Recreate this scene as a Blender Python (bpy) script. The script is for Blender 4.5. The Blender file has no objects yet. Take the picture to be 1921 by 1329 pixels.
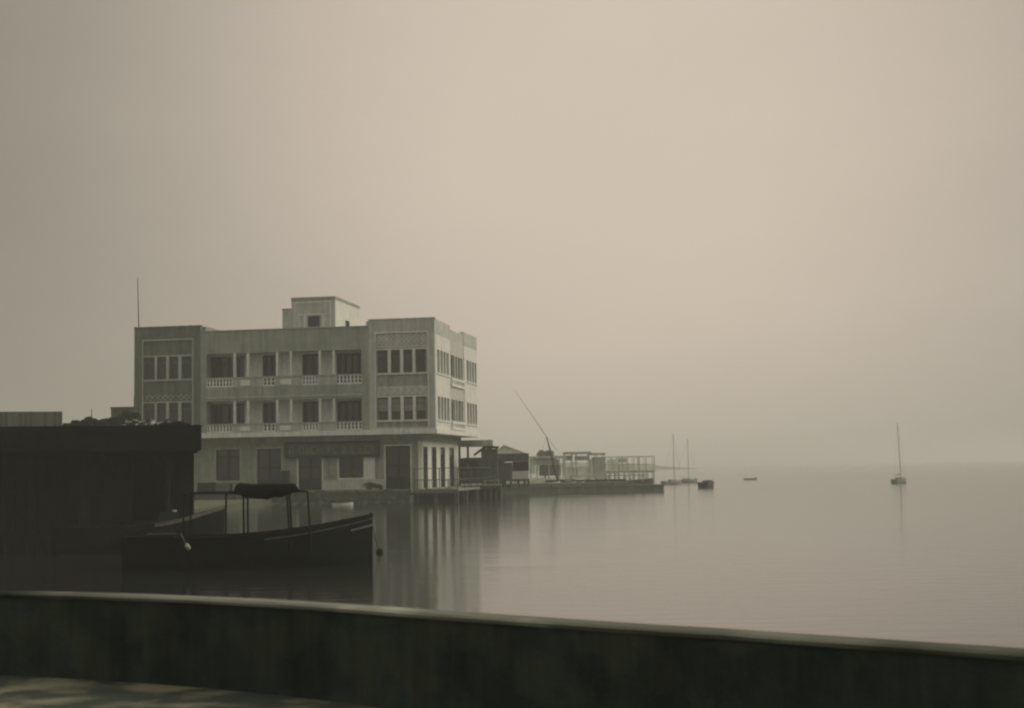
import bpy, math, random
from mathutils import Vector, Matrix, noise
random.seed(7)
C = bpy.context.scene.collection
SC = bpy.context.scene
PI = math.pi

# ---------------------------------------------------------------- camera
EYE = 3.0
FPX = 2700.0
PITCH = math.atan(213.0 / FPX)
ROLL = 0.017
fwd = Vector((0, math.cos(PITCH), math.sin(PITCH)))
rgt0 = Vector((1, 0, 0))
up0 = rgt0.cross(fwd)
rgt = rgt0 * math.cos(ROLL) - up0 * math.sin(ROLL)
upv = up0 * math.cos(ROLL) + rgt0 * math.sin(ROLL)
cam_data = bpy.data.cameras.new('camera')
cam = bpy.data.objects.new('camera', cam_data)
C.objects.link(cam)
m3 = Matrix((rgt, upv, -fwd)).transposed()
cam.matrix_world = Matrix.Translation((0, 0, EYE)) @ m3.to_4x4()
cam_data.sensor_width = 36.0
cam_data.lens = FPX / 1921.0 * 36.0
cam_data.clip_start = 0.1
cam_data.clip_end = 20000
cam_data.dof.use_dof = True
cam_data.dof.focus_distance = 125.0
cam_data.dof.aperture_fstop = 3.6
SC.camera = cam

# ---------------------------------------------------------------- world, sun, exposure
SUN_AZ, SUN_EL = math.radians(80), math.radians(30)
world = bpy.data.worlds.new("World")
SC.world = world
world.use_nodes = True
wn, wl = world.node_tree.nodes, world.node_tree.links
wn.clear()
w_out = wn.new('ShaderNodeOutputWorld')
w_bg = wn.new('ShaderNodeBackground')
w_bg.inputs['Strength'].default_value = 0.10
sky = wn.new('ShaderNodeTexSky')
sky.sky_type = 'NISHITA'
sky.sun_disc = False
sky.sun_elevation = SUN_EL
sky.sun_rotation = SUN_AZ
sky.air_density = 1.0
sky.dust_density = 6.0
bw = wn.new('ShaderNodeRGBToBW')
wl.new(sky.outputs[0], bw.inputs[0])
# overcast veil: brightest low in front, fading outward to imitate a vignette
tc = wn.new('ShaderNodeTexCoord')
nrm = wn.new('ShaderNodeVectorMath'); nrm.operation = 'NORMALIZE'
wl.new(tc.outputs['Generated'], nrm.inputs[0])
dt = wn.new('ShaderNodeVectorMath'); dt.operation = 'DOT_PRODUCT'
gaz, gel = math.radians(4.8), math.radians(13)
dt.inputs[1].default_value = (math.sin(gaz) * math.cos(gel), math.cos(gaz) * math.cos(gel), math.sin(gel))
wl.new(nrm.outputs[0], dt.inputs[0])
ac = wn.new('ShaderNodeMath'); ac.operation = 'ARCCOSINE'
wl.new(dt.outputs['Value'], ac.inputs[0])
ramp = wn.new('ShaderNodeMapRange')
ramp.interpolation_type = 'SMOOTHERSTEP'
ramp.inputs['From Min'].default_value = 0.02
ramp.inputs['From Max'].default_value = math.radians(31)
ramp.inputs['To Min'].default_value = 1.0
ramp.inputs['To Max'].default_value = 0.0
wl.new(ac.outputs[0], ramp.inputs['Value'])
cn = wn.new('ShaderNodeTexNoise')
cn.inputs['Scale'].default_value = 3.2
cn.inputs['Detail'].default_value = 5
cn.inputs['Roughness'].default_value = 0.55
mp = wn.new('ShaderNodeMapping')
mp.inputs['Scale'].default_value = (1, 1, 2.2)
wl.new(nrm.outputs[0], mp.inputs[0])
wl.new(mp.outputs[0], cn.inputs['Vector'])
cadd = wn.new('ShaderNodeMath'); cadd.operation = 'MULTIPLY_ADD'
cadd.inputs[1].default_value = 0.30
cadd.inputs[2].default_value = -0.15
wl.new(cn.outputs['Fac'], cadd.inputs[0])
fsum = wn.new('ShaderNodeMath'); fsum.operation = 'ADD'; fsum.use_clamp = True
wl.new(ramp.outputs[0], fsum.inputs[0])
wl.new(cadd.outputs[0], fsum.inputs[1])
veil = wn.new('ShaderNodeMixRGB')
veil.inputs['Color1'].default_value = (2.45, 2.26, 1.85, 1)
veil.inputs['Color2'].default_value = (6.1, 5.15, 4.25, 1)
wl.new(fsum.outputs[0], veil.inputs['Fac'])
tint = wn.new('ShaderNodeMixRGB'); tint.blend_type = 'MULTIPLY'
tint.inputs['Fac'].default_value = 1.0
tint.inputs['Color2'].default_value = (0.12, 0.105, 0.082, 1)
wl.new(bw.outputs[0], tint.inputs['Color1'])
tot = wn.new('ShaderNodeMixRGB'); tot.blend_type = 'ADD'
tot.inputs['Fac'].default_value = 1.0
wl.new(veil.outputs[0], tot.inputs['Color1'])
wl.new(tint.outputs[0], tot.inputs['Color2'])
# overcast skies are about three times brighter overhead than near the horizon
sep = wn.new('ShaderNodeSeparateXYZ'); wl.new(nrm.outputs[0], sep.inputs[0])
zr = wn.new('ShaderNodeMapRange'); zr.interpolation_type = 'SMOOTHSTEP'
zr.inputs['From Min'].default_value = 0.27; zr.inputs['From Max'].default_value = 0.95
zr.inputs['To Min'].default_value = 1.0; zr.inputs['To Max'].default_value = 3.2
wl.new(sep.outputs['Z'], zr.inputs['Value'])
zm = wn.new('ShaderNodeMixRGB'); zm.blend_type = 'MULTIPLY'; zm.inputs['Fac'].default_value = 1.0
wl.new(tot.outputs[0], zm.inputs['Color1']); wl.new(zr.outputs[0], zm.inputs['Color2'])
wl.new(zm.outputs[0], w_bg.inputs['Color'])
wl.new(w_bg.outputs[0], w_out.inputs['Surface'])

sun_d = bpy.data.lights.new('sun', 'SUN')
sun_d.energy = 1.3
sun_d.angle = math.radians(30)
sun_d.color = (1.0, 0.9, 0.74)
sun = bpy.data.objects.new('sun', sun_d)
C.objects.link(sun)
to_sun = Vector((math.sin(SUN_AZ) * math.cos(SUN_EL), math.cos(SUN_AZ) * math.cos(SUN_EL), math.sin(SUN_EL)))
sun.rotation_euler = to_sun.to_track_quat('Z', 'Y').to_euler()
sun.location = (60, 40, 60)

SC.view_settings.view_transform = 'Standard'
SC.view_settings.look = 'None'
SC.view_settings.exposure = 0.0
SC.view_settings.gamma = 1.0
SC.view_settings.use_curve_mapping = False
SC.render.engine = 'CYCLES'
SC.cycles.max_bounces = 6
SC.cycles.volume_bounces = 2
SC.cycles.pixel_filter_type = 'BLACKMAN_HARRIS'
SC.cycles.filter_width = 2.3
SC.cycles.use_denoising = True
SC.cycles.sample_clamp_indirect = 4.0

# ---------------------------------------------------------------- helpers
def ray(px, py):
    return fwd + rgt * ((px - 960.5) / FPX) - upv * ((py - 664.5) / FPX)
def at(px, py, Y):
    v = ray(px, py)
    return Vector((0, 0, EYE)) + v * (Y / v.y)
def wat(px, py, z=0.0):
    v = ray(px, py)
    return Vector((0, 0, EYE)) + v * ((z - EYE) / v.z)

def mat(name, col, rough=0.85, var=0.25, scale=3.0, streak=0.0, bump=0.15, spec=0.3, metal=0.0, blot=0.0, blot_col=None, blot_scale=0.6):
    m = bpy.data.materials.new(name)
    m.use_nodes = True
    N, L = m.node_tree.nodes, m.node_tree.links
    b = N['Principled BSDF']
    b.inputs['Roughness'].default_value = rough
    b.inputs['Specular IOR Level'].default_value = spec
    b.inputs['Metallic'].default_value = metal
    t = N.new('ShaderNodeTexCoord')
    n1 = N.new('ShaderNodeTexNoise')
    n1.inputs['Scale'].default_value = scale
    n1.inputs['Detail'].default_value = 6
    n1.inputs['Roughness'].default_value = 0.65
    L.new(t.outputs['Object'], n1.inputs['Vector'])
    r1 = N.new('ShaderNodeMapRange')
    r1.inputs['From Min'].default_value = 0.3
    r1.inputs['From Max'].default_value = 0.7
    r1.inputs['To Min'].default_value = 1 - var
    r1.inputs['To Max'].default_value = 1 + var * 0.6
    L.new(n1.outputs['Fac'], r1.inputs['Value'])
    mul = N.new('ShaderNodeMixRGB'); mul.blend_type = 'MULTIPLY'
    mul.inputs['Fac'].default_value = 1
    mul.inputs['Color1'].default_value = (*col, 1)
    L.new(r1.outputs[0], mul.inputs['Color2'])
    last = mul.outputs[0]
    if blot > 0:
        n3 = N.new('ShaderNodeTexNoise')
        n3.inputs['Scale'].default_value = blot_scale
        n3.inputs['Detail'].default_value = 4
        L.new(t.outputs['Object'], n3.inputs['Vector'])
        r3 = N.new('ShaderNodeMapRange')
        r3.inputs['From Min'].default_value = 0.48
        r3.inputs['From Max'].default_value = 0.62
        r3.inputs['To Max'].default_value = blot
        L.new(n3.outputs['Fac'], r3.inputs['Value'])
        mx = N.new('ShaderNodeMixRGB')
        mx.inputs['Color2'].default_value = (*(blot_col or col), 1)
        L.new(r3.outputs[0], mx.inputs['Fac'])
        L.new(last, mx.inputs['Color1'])
        last = mx.outputs[0]
    if streak > 0:
        mpn = N.new('ShaderNodeMapping')
        mpn.inputs['Scale'].default_value = (1.7, 1.7, 0.16)
        L.new(t.outputs['Object'], mpn.inputs[0])
        n2 = N.new('ShaderNodeTexNoise')
        n2.inputs['Scale'].default_value = 1.6
        n2.inputs['Detail'].default_value = 5
        n2.inputs['Roughness'].default_value = 0.7
        L.new(mpn.outputs[0], n2.inputs['Vector'])
        r2 = N.new('ShaderNodeMapRange')
        r2.inputs['From Min'].default_value = 0.36
        r2.inputs['From Max'].default_value = 0.6
        r2.inputs['To Min'].default_value = 1 - streak
        r2.inputs['To Max'].default_value = 1.0
        L.new(n2.outputs['Fac'], r2.inputs['Value'])
        m2 = N.new('ShaderNodeMixRGB'); m2.blend_type = 'MULTIPLY'
        m2.inputs['Fac'].default_value = 1
        L.new(last, m2.inputs['Color1'])
        L.new(r2.outputs[0], m2.inputs['Color2'])
        last = m2.outputs[0]
    L.new(last, b.inputs['Base Color'])
    if bump > 0:
        bp = N.new('ShaderNodeBump')
        bp.inputs['Strength'].default_value = bump
        bp.inputs['Distance'].default_value = 0.05
        L.new(n1.outputs['Fac'], bp.inputs['Height'])
        L.new(bp.outputs[0], b.inputs['Normal'])
    return m

M = {}
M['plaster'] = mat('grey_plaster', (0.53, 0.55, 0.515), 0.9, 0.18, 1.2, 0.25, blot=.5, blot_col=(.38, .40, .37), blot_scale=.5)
M['plaster_left'] = mat('vignette_dark_plaster', (0.145, 0.17, 0.14), 0.9, 0.2, 1.2, 0.3, blot=.6, blot_col=(.095, .115, .095), blot_scale=.5)  # left-hand vignette darkness put into the plaster colour
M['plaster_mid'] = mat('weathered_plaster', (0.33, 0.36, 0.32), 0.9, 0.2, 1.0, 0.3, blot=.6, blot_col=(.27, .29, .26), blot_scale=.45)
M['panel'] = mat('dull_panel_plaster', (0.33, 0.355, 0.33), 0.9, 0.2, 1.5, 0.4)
M['panel_left'] = mat('vignette_dark_panel', (0.15, 0.175, 0.145), 0.9, 0.2, 1.5, 0.4)  # same vignette darkening put into the panel colour
M['trim'] = mat('whitewash', (0.74, 0.76, 0.72), 0.85, 0.14, 2.5, 0.2)
M['trim_dull'] = mat('worn_whitewash', (0.44, 0.47, 0.43), 0.85, 0.18, 2.5, 0.25)
M['side'] = mat('sunlit_side_plaster', (0.70, 0.71, 0.66), 0.9, 0.12, 1.2, 0.15)  # paler than the front: sunlight on this side put into the colour
M['ground_wall'] = mat('ground_floor_plaster', (0.30, 0.33, 0.27), 0.9, 0.22, 1.4, 0.3)  # shade under the overhang put into a darker base colour
M['side_dull'] = mat('recess_shaded_plaster', (0.54, 0.555, 0.51), 0.9, 0.15, 1.2, 0.2)  # darker copy: shade of the recessed bay put into the colour
M['inner'] = mat('room_wall', (0.045, 0.05, 0.04), 0.95, 0.2, 2)
M['glass'] = mat('dark_glass', (0.010, 0.013, 0.011), 0.15, 0.2, 0.8, 0, 0.03, 0.5)
M['curtain'] = mat('net_curtain', (0.27, 0.27, 0.235), 0.95, 0.2, 2, 0.4)
M['roofdeck'] = mat('roof_deck', (0.2, 0.2, 0.18), 0.95, 0.3, 1)
M['dark_wood'] = mat('tarred_wood', (0.010, 0.015, 0.013), 0.8, 0.45, 2.5, 0.3, 0.4, spec=.08)
M['shed_wall'] = mat('tarred_planks', (0.008, 0.012, 0.010), 0.85, 0.5, 2.0, 0.35, 0.4, spec=.08)
M['shed_old'] = mat('faded_planks', (0.014, 0.019, 0.016), 0.85, 0.5, 2.0, 0.35, 0.4, spec=.08)
M['grey_wood'] = mat('grey_wood', (0.12, 0.125, 0.1), 0.85, 0.35, 3, 0.3, 0.3)
M['mid_wood'] = mat('brown_grey_wood', (0.09, 0.105, 0.085), 0.85, 0.35, 3, 0.3, 0.3)
M['pale_wood'] = mat('pale_painted_wood', (0.42, 0.42, 0.37), 0.8, 0.2, 3, 0.25, 0.2)
M['hull_black'] = mat('tarred_hull', (0.006, 0.010, 0.008), 0.7, 0.45, 3, 0.25, 0.2, 0.1)
M['hull_inner'] = mat('hull_inside', (0.022, 0.027, 0.022), 0.85, 0.4, 3, spec=.08)
M['hull_white'] = mat('white_hull_paint', (0.62, 0.62, 0.56), 0.6, 0.15, 3)
M['hull_grey'] = mat('grey_hull_paint', (0.27, 0.28, 0.24), 0.6, 0.2, 3)
M['rub_rail'] = mat('worn_pale_rail', (0.17, 0.19, 0.16), 0.7, 0.4, 4)
M['canvas'] = mat('dark_canvas', (0.006, 0.009, 0.008), 0.95, 0.3, 4, 0, 0.4, spec=.05)
M['rope'] = mat('tarred_rope', (0.03, 0.032, 0.026), 0.95, 0.2, 9)
M['stone'] = mat('quay_stone', (0.11, 0.122, 0.09), 0.9, 0.5, 1.8, 0.2, 0.5)
M['quay'] = mat('quay_paving', (0.22, 0.225, 0.18), 0.9, 0.3, 0.8)
M['concrete'] = mat('jetty_concrete', (0.13, 0.15, 0.115), 0.9, 0.3, 1.2, 0.2, 0.3)
M['sea_wall'] = mat('dark_wall_render', (0.036, 0.050, 0.042), 0.92, 0.35, 2.2, 0.35, 0.5, blot=0.8, blot_col=(0.055, 0.066, 0.05), blot_scale=2.4, spec=.05)
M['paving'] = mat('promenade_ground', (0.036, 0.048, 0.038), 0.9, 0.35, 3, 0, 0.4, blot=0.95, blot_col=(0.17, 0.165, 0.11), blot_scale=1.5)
M['land'] = mat('land', (0.09, 0.1, 0.07), 0.95, 0.3, 0.2)
M['leaf'] = mat('leaf', (0.012, 0.019, 0.011), 0.9, 0.4, 1.5, 0, 0, spec=.05)
M['leaf2'] = mat('far_leaf', (0.07, 0.085, 0.055), 0.8, 0.4, 0.5, 0, 0)
M['bark'] = mat('bark', (0.05, 0.05, 0.04), 0.9, 0.3, 5)
M['mast_pale'] = mat('pale_mast_wood', (.3, .31, .27), .8)
M['metal'] = mat('grey_metal', (0.1, 0.1, 0.09), 0.6, 0.2, 5)
M['sign'] = mat('sign_board_paint', (0.075, 0.088, 0.065), 0.7, 0.4, 2, 0.3)
M['sign_frame'] = mat('sign_frame_paint', (0.008, 0.01, 0.008), 0.7, 0.3, 3)
M['letter'] = mat('faded_lettering', (0.19, 0.21, 0.165), 0.8, 0.7, 5, 0.2)
M['far_building'] = mat('far_render', (0.11, 0.12, 0.095), 0.9, 0.3, 0.6, 0.3)
M['slat'] = mat('dark_louvre', (0.04, 0.045, 0.034), 0.9, 0.3, 2)
M['pale_far'] = mat('haze_pale_boards', (0.78, 0.78, 0.7), 0.85, 0.2, 0.8, 0.25)  # paleness of distant haze put into the board colour
M['shade_far'] = mat('haze_toned_boards', (0.5, 0.51, 0.44), 0.9, 0.3, 0.8, 0.3)  # lightening by haze put into the colour of far boards

class MB:
    """collects geometry; an optional mapping turns (a, b, z) into local coordinates"""
    def __init__(self, mp=None):
        self.v, self.f, self.mp = [], [], mp
    def add(self, vs, fs):
        n = len(self.v)
        for p in vs:
            self.v.append(tuple(self.mp(*p)) if self.mp else tuple(p))
        for q in fs:
            self.f.append(tuple(n + i for i in q))
    def box(self, a0, a1, b0, b1, z0, z1):
        self.add([(a0, b0, z0), (a1, b0, z0), (a1, b1, z0), (a0, b1, z0), (a0, b0, z1), (a1, b0, z1), (a1, b1, z1), (a0, b1, z1)],
                 [(0, 3, 2, 1), (4, 5, 6, 7), (0, 1, 5, 4), (1, 2, 6, 5), (2, 3, 7, 6), (3, 0, 4, 7)])
        return self
    def tube(self, p0, p1, r0, r1=None, n=8):
        r1 = r0 if r1 is None else r1
        p0, p1 = Vector(p0), Vector(p1)
        d = (p1 - p0)
        if d.length < 1e-6: return self
        d.normalize()
        x = d.orthogonal().normalized(); y = d.cross(x)
        vs, fs = [], []
        for i in range(n):
            a = 2 * PI * i / n
            o = x * math.cos(a) + y * math.sin(a)
            vs.append(p0 + o * r0); vs.append(p1 + o * r1)
        for i in range(n):
            j = (i + 1) % n
            fs.append((2 * i, 2 * j, 2 * j + 1, 2 * i + 1))
        fs.append(tuple(2 * i for i in reversed(range(n))))
        fs.append(tuple(2 * i + 1 for i in range(n)))
        self.add(vs, fs)
        return self
    def path(self, pts, r, n=6):
        for a, b in zip(pts, pts[1:]):
            self.tube(a, b, r, r, n)
        return self
    def holed(self, a0, a1, z0, z1, b0, b1, holes):
        """a wall between depths b0 and b1 with rectangular through holes (a0,a1,z0,z1)"""
        xs = sorted(set([a0, a1] + [h[i] for h in holes for i in (0, 1) if a0 < h[i] < a1]))
        zs = sorted(set([z0, z1] + [h[i] for h in holes for i in (2, 3) if z0 < h[i] < z1]))
        nx, nz = len(xs) - 1, len(zs) - 1
        fill = {}
        for i in range(nx):
            for j in range(nz):
                cx, cz = (xs[i] + xs[i + 1]) / 2, (zs[j] + zs[j + 1]) / 2
                fill[i, j] = not any(h[0] < cx < h[1] and h[2] < cz < h[3] for h in holes)
        for i in range(nx):
            for j in range(nz):
                if not fill[i, j]: continue
                A0, A1, Z0, Z1 = xs[i], xs[i + 1], zs[j], zs[j + 1]
                self.add([(A0, b0, Z0), (A1, b0, Z0), (A1, b0, Z1), (A0, b0, Z1)], [(0, 1, 2, 3)])
                self.add([(A0, b1, Z0), (A1, b1, Z0), (A1, b1, Z1), (A0, b1, Z1)], [(3, 2, 1, 0)])
                if not fill.get((i - 1, j)): self.add([(A0, b0, Z0), (A0, b0, Z1), (A0, b1, Z1), (A0, b1, Z0)], [(0, 1, 2, 3)])
                if not fill.get((i + 1, j)): self.add([(A1, b0, Z0), (A1, b1, Z0), (A1, b1, Z1), (A1, b0, Z1)], [(0, 1, 2, 3)])
                if not fill.get((i, j - 1)): self.add([(A0, b0, Z0), (A0, b1, Z0), (A1, b1, Z0), (A1, b0, Z0)], [(0, 1, 2, 3)])
                if not fill.get((i, j + 1)): self.add([(A0, b0, Z1), (A1, b0, Z1), (A1, b1, Z1), (A0, b1, Z1)], [(0, 1, 2, 3)])
        return self
    def build(self, name, m, parent=None, smooth=False, bevel=0.0):
        me = bpy.data.meshes.new(name)
        me.from_pydata(self.v, [], self.f)
        me.materials.append(m)
        if smooth:
            me.shade_smooth()
        me.update()
        o = bpy.data.objects.new(name, me)
        C.objects.link(o)
        if parent: o.parent = parent
        if bevel > 0:
            md = o.modifiers.new('bevel', 'BEVEL'); md.width = bevel; md.segments = 2; md.limit_method = 'ANGLE'
        return o

def tag(o, label, cat, group=None):
    o['label'] = label; o['category'] = cat
    if group: o['group'] = group
    return o
def thing(name, label, cat, loc=(0, 0, 0), rz=0.0, group=None):
    o = bpy.data.objects.new(name, None)
    C.objects.link(o)
    o.location = loc; o.rotation_euler = (0, 0, rz)
    o.empty_display_size = 0.3
    return tag(o, label, cat, group)
def structure(o):
    o['kind'] = 'structure'; return o
def stuff(o):
    o['kind'] = 'stuff'; return o
def copy_tree(o, parent=None):
    c = o.copy(); C.objects.link(c); c.parent = parent
    for ch in [x for x in bpy.data.objects if x.parent == o]:
        copy_tree(ch, c)
    return c

# ---------------------------------------------------------------- water
def make_water():
    me = bpy.data.meshes.new('sea_water')
    R = 5200
    me.from_pydata([(-R, -150, 0), (R, -150, 0), (R, R, 0), (-R, R, 0)], [], [(0, 1, 2, 3)])
    m = bpy.data.materials.new('sea_water'); m.use_nodes = True
    N, L = m.node_tree.nodes, m.node_tree.links
    b = N['Principled BSDF']
    b.inputs['Base Color'].default_value = (0.012, 0.015, 0.012, 1)
    b.inputs["Roughness"].default_value = 0.11
    b.inputs['IOR'].default_value = 1.48
    b.inputs['Specular IOR Level'].default_value = 0.5
    g = N.new('ShaderNodeNewGeometry')
    mp1 = N.new('ShaderNodeMapping'); mp1.inputs['Scale'].default_value = (0.55, 1.5, 1)
    L.new(g.outputs['Position'], mp1.inputs[0])
    n1 = N.new('ShaderNodeTexNoise'); n1.inputs['Scale'].default_value = 1.1; n1.inputs['Detail'].default_value = 3
    n1.inputs['Roughness'].default_value = 0.5
    L.new(mp1.outputs[0], n1.inputs['Vector'])
    n2 = N.new('ShaderNodeTexNoise'); n2.inputs['Scale'].default_value = 0.12; n2.inputs['Detail'].default_value = 3
    L.new(mp1.outputs[0], n2.inputs['Vector'])
    mr = N.new('ShaderNodeMapRange')
    mr.inputs['From Min'].default_value = 0.35; mr.inputs['From Max'].default_value = 0.68
    mr.inputs['To Min'].default_value = 0.3; mr.inputs['To Max'].default_value = 0.85
    L.new(n2.outputs['Fac'], mr.inputs['Value'])
    bp = N.new('ShaderNodeBump'); bp.inputs['Distance'].default_value = 0.02
    L.new(mr.outputs[0], bp.inputs['Strength'])
    L.new(n1.outputs['Fac'], bp.inputs['Height'])
    L.new(bp.outputs[0], b.inputs['Normal'])
    me.materials.append(m)
    o = bpy.data.objects.new('sea_water', me); C.objects.link(o)
    return structure(o)
make_water()

# ---------------------------------------------------------------- haze
hz = MB().box(-5400, 5400, -170, 5400, -1.6, 25.0).build('haze', M['glass'])
hm = bpy.data.materials.new('haze'); hm.use_nodes = True
hn = hm.node_tree.nodes; hn.clear()
ho = hn.new('ShaderNodeOutputMaterial')
hv = hn.new('ShaderNodeVolumePrincipled')
hv.inputs['Color'].default_value = (0.93, 0.96, 0.93, 1)
hv.inputs['Density'].default_value = 0.00095
hv.inputs['Anisotropy'].default_value = 0.15
hm.node_tree.links.new(hv.outputs[0], ho.inputs['Volume'])
try: hm.cycles.homogeneous_volume = True
except Exception: pass
hz.data.materials.clear(); hz.data.materials.append(hm)
stuff(hz)

# ---------------------------------------------------------------- building frame
vd = ray(1403, 870); DD = Vector((vd.x, vd.y, 0)).normalized(); UU = Vector((DD.y, -DD.x, 0))
CO = at(818, 870, 131.0)
BRZ = math.atan2(UU.y, UU.x)
BLOC = (CO.x, CO.y, 0.0)
def bw_(u, y, z):                       # building coordinates to world
    return Vector((CO.x, CO.y, 0)) + UU * u + DD * y + Vector((0, 0, z))
def fac(px, py, off=0.0):               # pixel on a plane parallel to the front -> (u, z)
    v = ray(px, py); O = Vector((0, 0, EYE)); c = Vector((CO.x, CO.y, 0)) + DD * off
    P = O + v * ((c - O).dot(DD) / v.dot(DD))
    return (P - Vector((CO.x, CO.y, 0))).dot(UU), P.z

# land behind the front row of buildings, and the quay in front of the hotel
q = MB().box(-190, -1.8, -2.45, 120, -1.2, 1.18)
quay = structure(q.build('quay', M['quay'])); quay.location = BLOC; quay.rotation_euler[2] = BRZ
hl = MB()
xs = [-300 + i * 6 for i in range(72)]
prof = []
for i, x in enumerate(xs):
    t = (x - 60) / 230.0
    h = 5.0 + 2.5 * noise.noise(Vector((x * 0.012, 3.1, 0))) + 1.2 * noise.noise(Vector((x * 0.06, 9.1, 0)))
    h *= max(0.0, 1 - max(0, (x - 70) / 60.0)) if x > 70 else 1
    prof.append((x, max(0.01, h)))
vs, fs = [], []
for x, h in prof:
    vs += [(x, 940 + 0.25 * x, 0.0), (x, 960 + 0.25 * x, h), (x, 1040 + 0.25 * x, h * 1.1), (x, 1100 + .25 * x, 0.0)]
for i in range(len(prof) - 1):
    for k in range(3):
        a = 4 * i + k
        fs.append((a, a + 4, a + 5, a + 1))
hl.add(vs, fs)
structure(hl.build('far_shore_hills', M['land'], smooth=True))

# quay wall of rubble stones
qw = thing('quay_wall', 'rough rubble stone quay wall at the waterline below the three-storey building', 'quay wall', BLOC, BRZ)
MB().box(-34, -1.9, -2.62, -2.47, -1.1, 1.08).build('wall_core', M['stone'], qw)
random.seed(11)
proto = []
for k in range(5):
    r = MB()
    pts = []
    for i in range(8):
        sx, sy, sz = (1 if i & 1 else -1), (1 if i & 2 else -1), (1 if i & 4 else -1)
        pts.append((sx * random.uniform(.36, .5), sy * random.uniform(.3, .5), sz * random.uniform(.36, .5)))
    r.add(pts, [(0, 2, 3, 1), (4, 5, 7, 6), (0, 1, 5, 4), (1, 3, 7, 5), (3, 2, 6, 7), (2, 0, 4, 6)])
    proto.append(r.v)
st = MB()
FQ = [(0, 2, 3, 1), (4, 5, 7, 6), (0, 1, 5, 4), (1, 3, 7, 5), (3, 2, 6, 7), (2, 0, 4, 6)]
z = -0.25
while z < 1.0:
    hh = random.uniform(0.24, 0.34)
    u = -33.8
    while u < -2.1:
        w = random.uniform(0.35, 0.8)
        p = random.choice(proto); dy = random.uniform(-.08, .07)
        st.add([(u + w / 2 + a * w * 1.02, -2.68 + dy + b * 0.34, z + hh / 2 + c * hh * 1.02) for a, b, c in p], FQ)
        u += w
    z += hh
for k in range(70):                      # fallen rubble along the foot
    u = random.uniform(-20, -2); p = random.choice(proto); s = random.uniform(.3, .8)
    st.add([(u + a * s, -2.95 + random.uniform(-.1, .1) + b * s * .8, random.uniform(-.1, .12) + c * s * .5) for a, b, c in p], FQ)
stuff(st.build('stones', M['stone'], qw))
MB().box(-34, -1.88, -2.86, -2.452, 1.083, 1.215).build('coping', M['quay'], qw)

# ---------------------------------------------------------------- the three-storey building
B = thing('waterfront_building', 'long three-storey grey plaster building with balconies and a rooftop block on the quay', 'building', BLOC, BRZ)
FR = None                                               # front: (u, depth, z)
SD = lambda a, b, z: (-b, a, z)                          # right side: a runs back from the corner, b inward
U0, U1 = -29.02, 0.0
ZS, ZT, ZW = 6.22, 16.17, 16.74                          # slab underside, centre parapet, wing parapet
DEP = 20.9
T = 0.45
loggias = [(-21.86, -6.90, 11.84, 14.08), (-21.86, -6.90, 7.49, 9.62)]
bal = [(-21.86, -6.90, 10.93, 11.84), (-21.86, -6.90, 6.70, 7.49)]
cen = MB()
cen.holed(-22.45, -6.20, 6.66, ZT, 0.0, T, [(-21.86, -6.90, 10.93, 14.08), (-21.86, -6.90, 6.70, 9.62)])
cen.build('centre_wall', M['plaster_mid'], B)
# wing walls with an inset panel each
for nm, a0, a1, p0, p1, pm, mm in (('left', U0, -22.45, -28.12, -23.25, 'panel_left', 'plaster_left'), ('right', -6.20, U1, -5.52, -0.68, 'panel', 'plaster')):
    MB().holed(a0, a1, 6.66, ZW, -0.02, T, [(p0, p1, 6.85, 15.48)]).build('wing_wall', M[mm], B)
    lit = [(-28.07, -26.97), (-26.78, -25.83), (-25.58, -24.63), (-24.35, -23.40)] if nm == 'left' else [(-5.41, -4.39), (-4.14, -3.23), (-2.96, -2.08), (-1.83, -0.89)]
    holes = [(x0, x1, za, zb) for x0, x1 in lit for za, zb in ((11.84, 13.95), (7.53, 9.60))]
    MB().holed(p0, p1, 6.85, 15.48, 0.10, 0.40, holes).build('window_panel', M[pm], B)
    tr = MB()
    tr.box(p0 - .10, p0 + .0, -0.05, 0.09, 6.85, 15.48); tr.box(p1 - .0, p1 + .10, -0.05, 0.09, 6.85, 15.48)
    tr.box(p0 - .10, p1 + .10, -0.053, 0.093, 15.481, 15.62)
    tr.build('panel_frame', M['trim_dull' if nm == 'left' else 'trim'], B)
    for za, zb in ((11.84, 13.95), (7.53, 9.60)):
        MB().box(p0 + .01, p1 - .01, -0.02, 0.098, za - .16, za - .02).build('sill', M['trim_dull' if nm == 'left' else 'trim'], B)
        MB().box(p0 + .01, p1 - .01, 0.02, 0.098, zb + .02, zb + .14).build('lintel', M['trim_dull' if nm == 'left' else 'trim'], B)
        for (x0, x1), (x2, x3) in zip(lit, lit[1:]):
            MB().box(x1 - .01, x2 + .01, -0.03, 0.097, za - .018, zb + .018).build('mullion', M['trim_dull' if nm == 'left' else 'trim'], B)
        for x0, x1 in lit:
            fr = MB().holed(x0 + .003, x1 - .003, za + .003, zb - .003, 0.20, 0.26, [(x0 + .05, x1 - .05, za + .05, zb - .62), (x0 + .05, x1 - .05, zb - .57, zb - .05)])
            w = fr.build('window', M['metal'], B)
            MB().box(x0 + .02, x1 - .02, 0.265, 0.275, za + .02, zb - .02).build('pane', M['glass'], w)
            if nm == 'right' and za < 9:
                cu = MB(); n = 14
                for i in range(n):
                    xa = x0 + .06 + (x1 - x0 - .12) * i / n; xb = x0 + .06 + (x1 - x0 - .12) * (i + 1) / n
                    ya = .225 + .012 * math.sin(i * 2.1); yb = .225 + .012 * math.sin((i + 1) * 2.1)
                    cu.add([(xa, ya, za + .82), (xb, yb, za + .82), (xb, yb, zb - .12), (xa, ya, zb - .12)], [(0, 1, 2, 3)])
                cu.build('net_curtain', M['curtain'], w)
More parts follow.
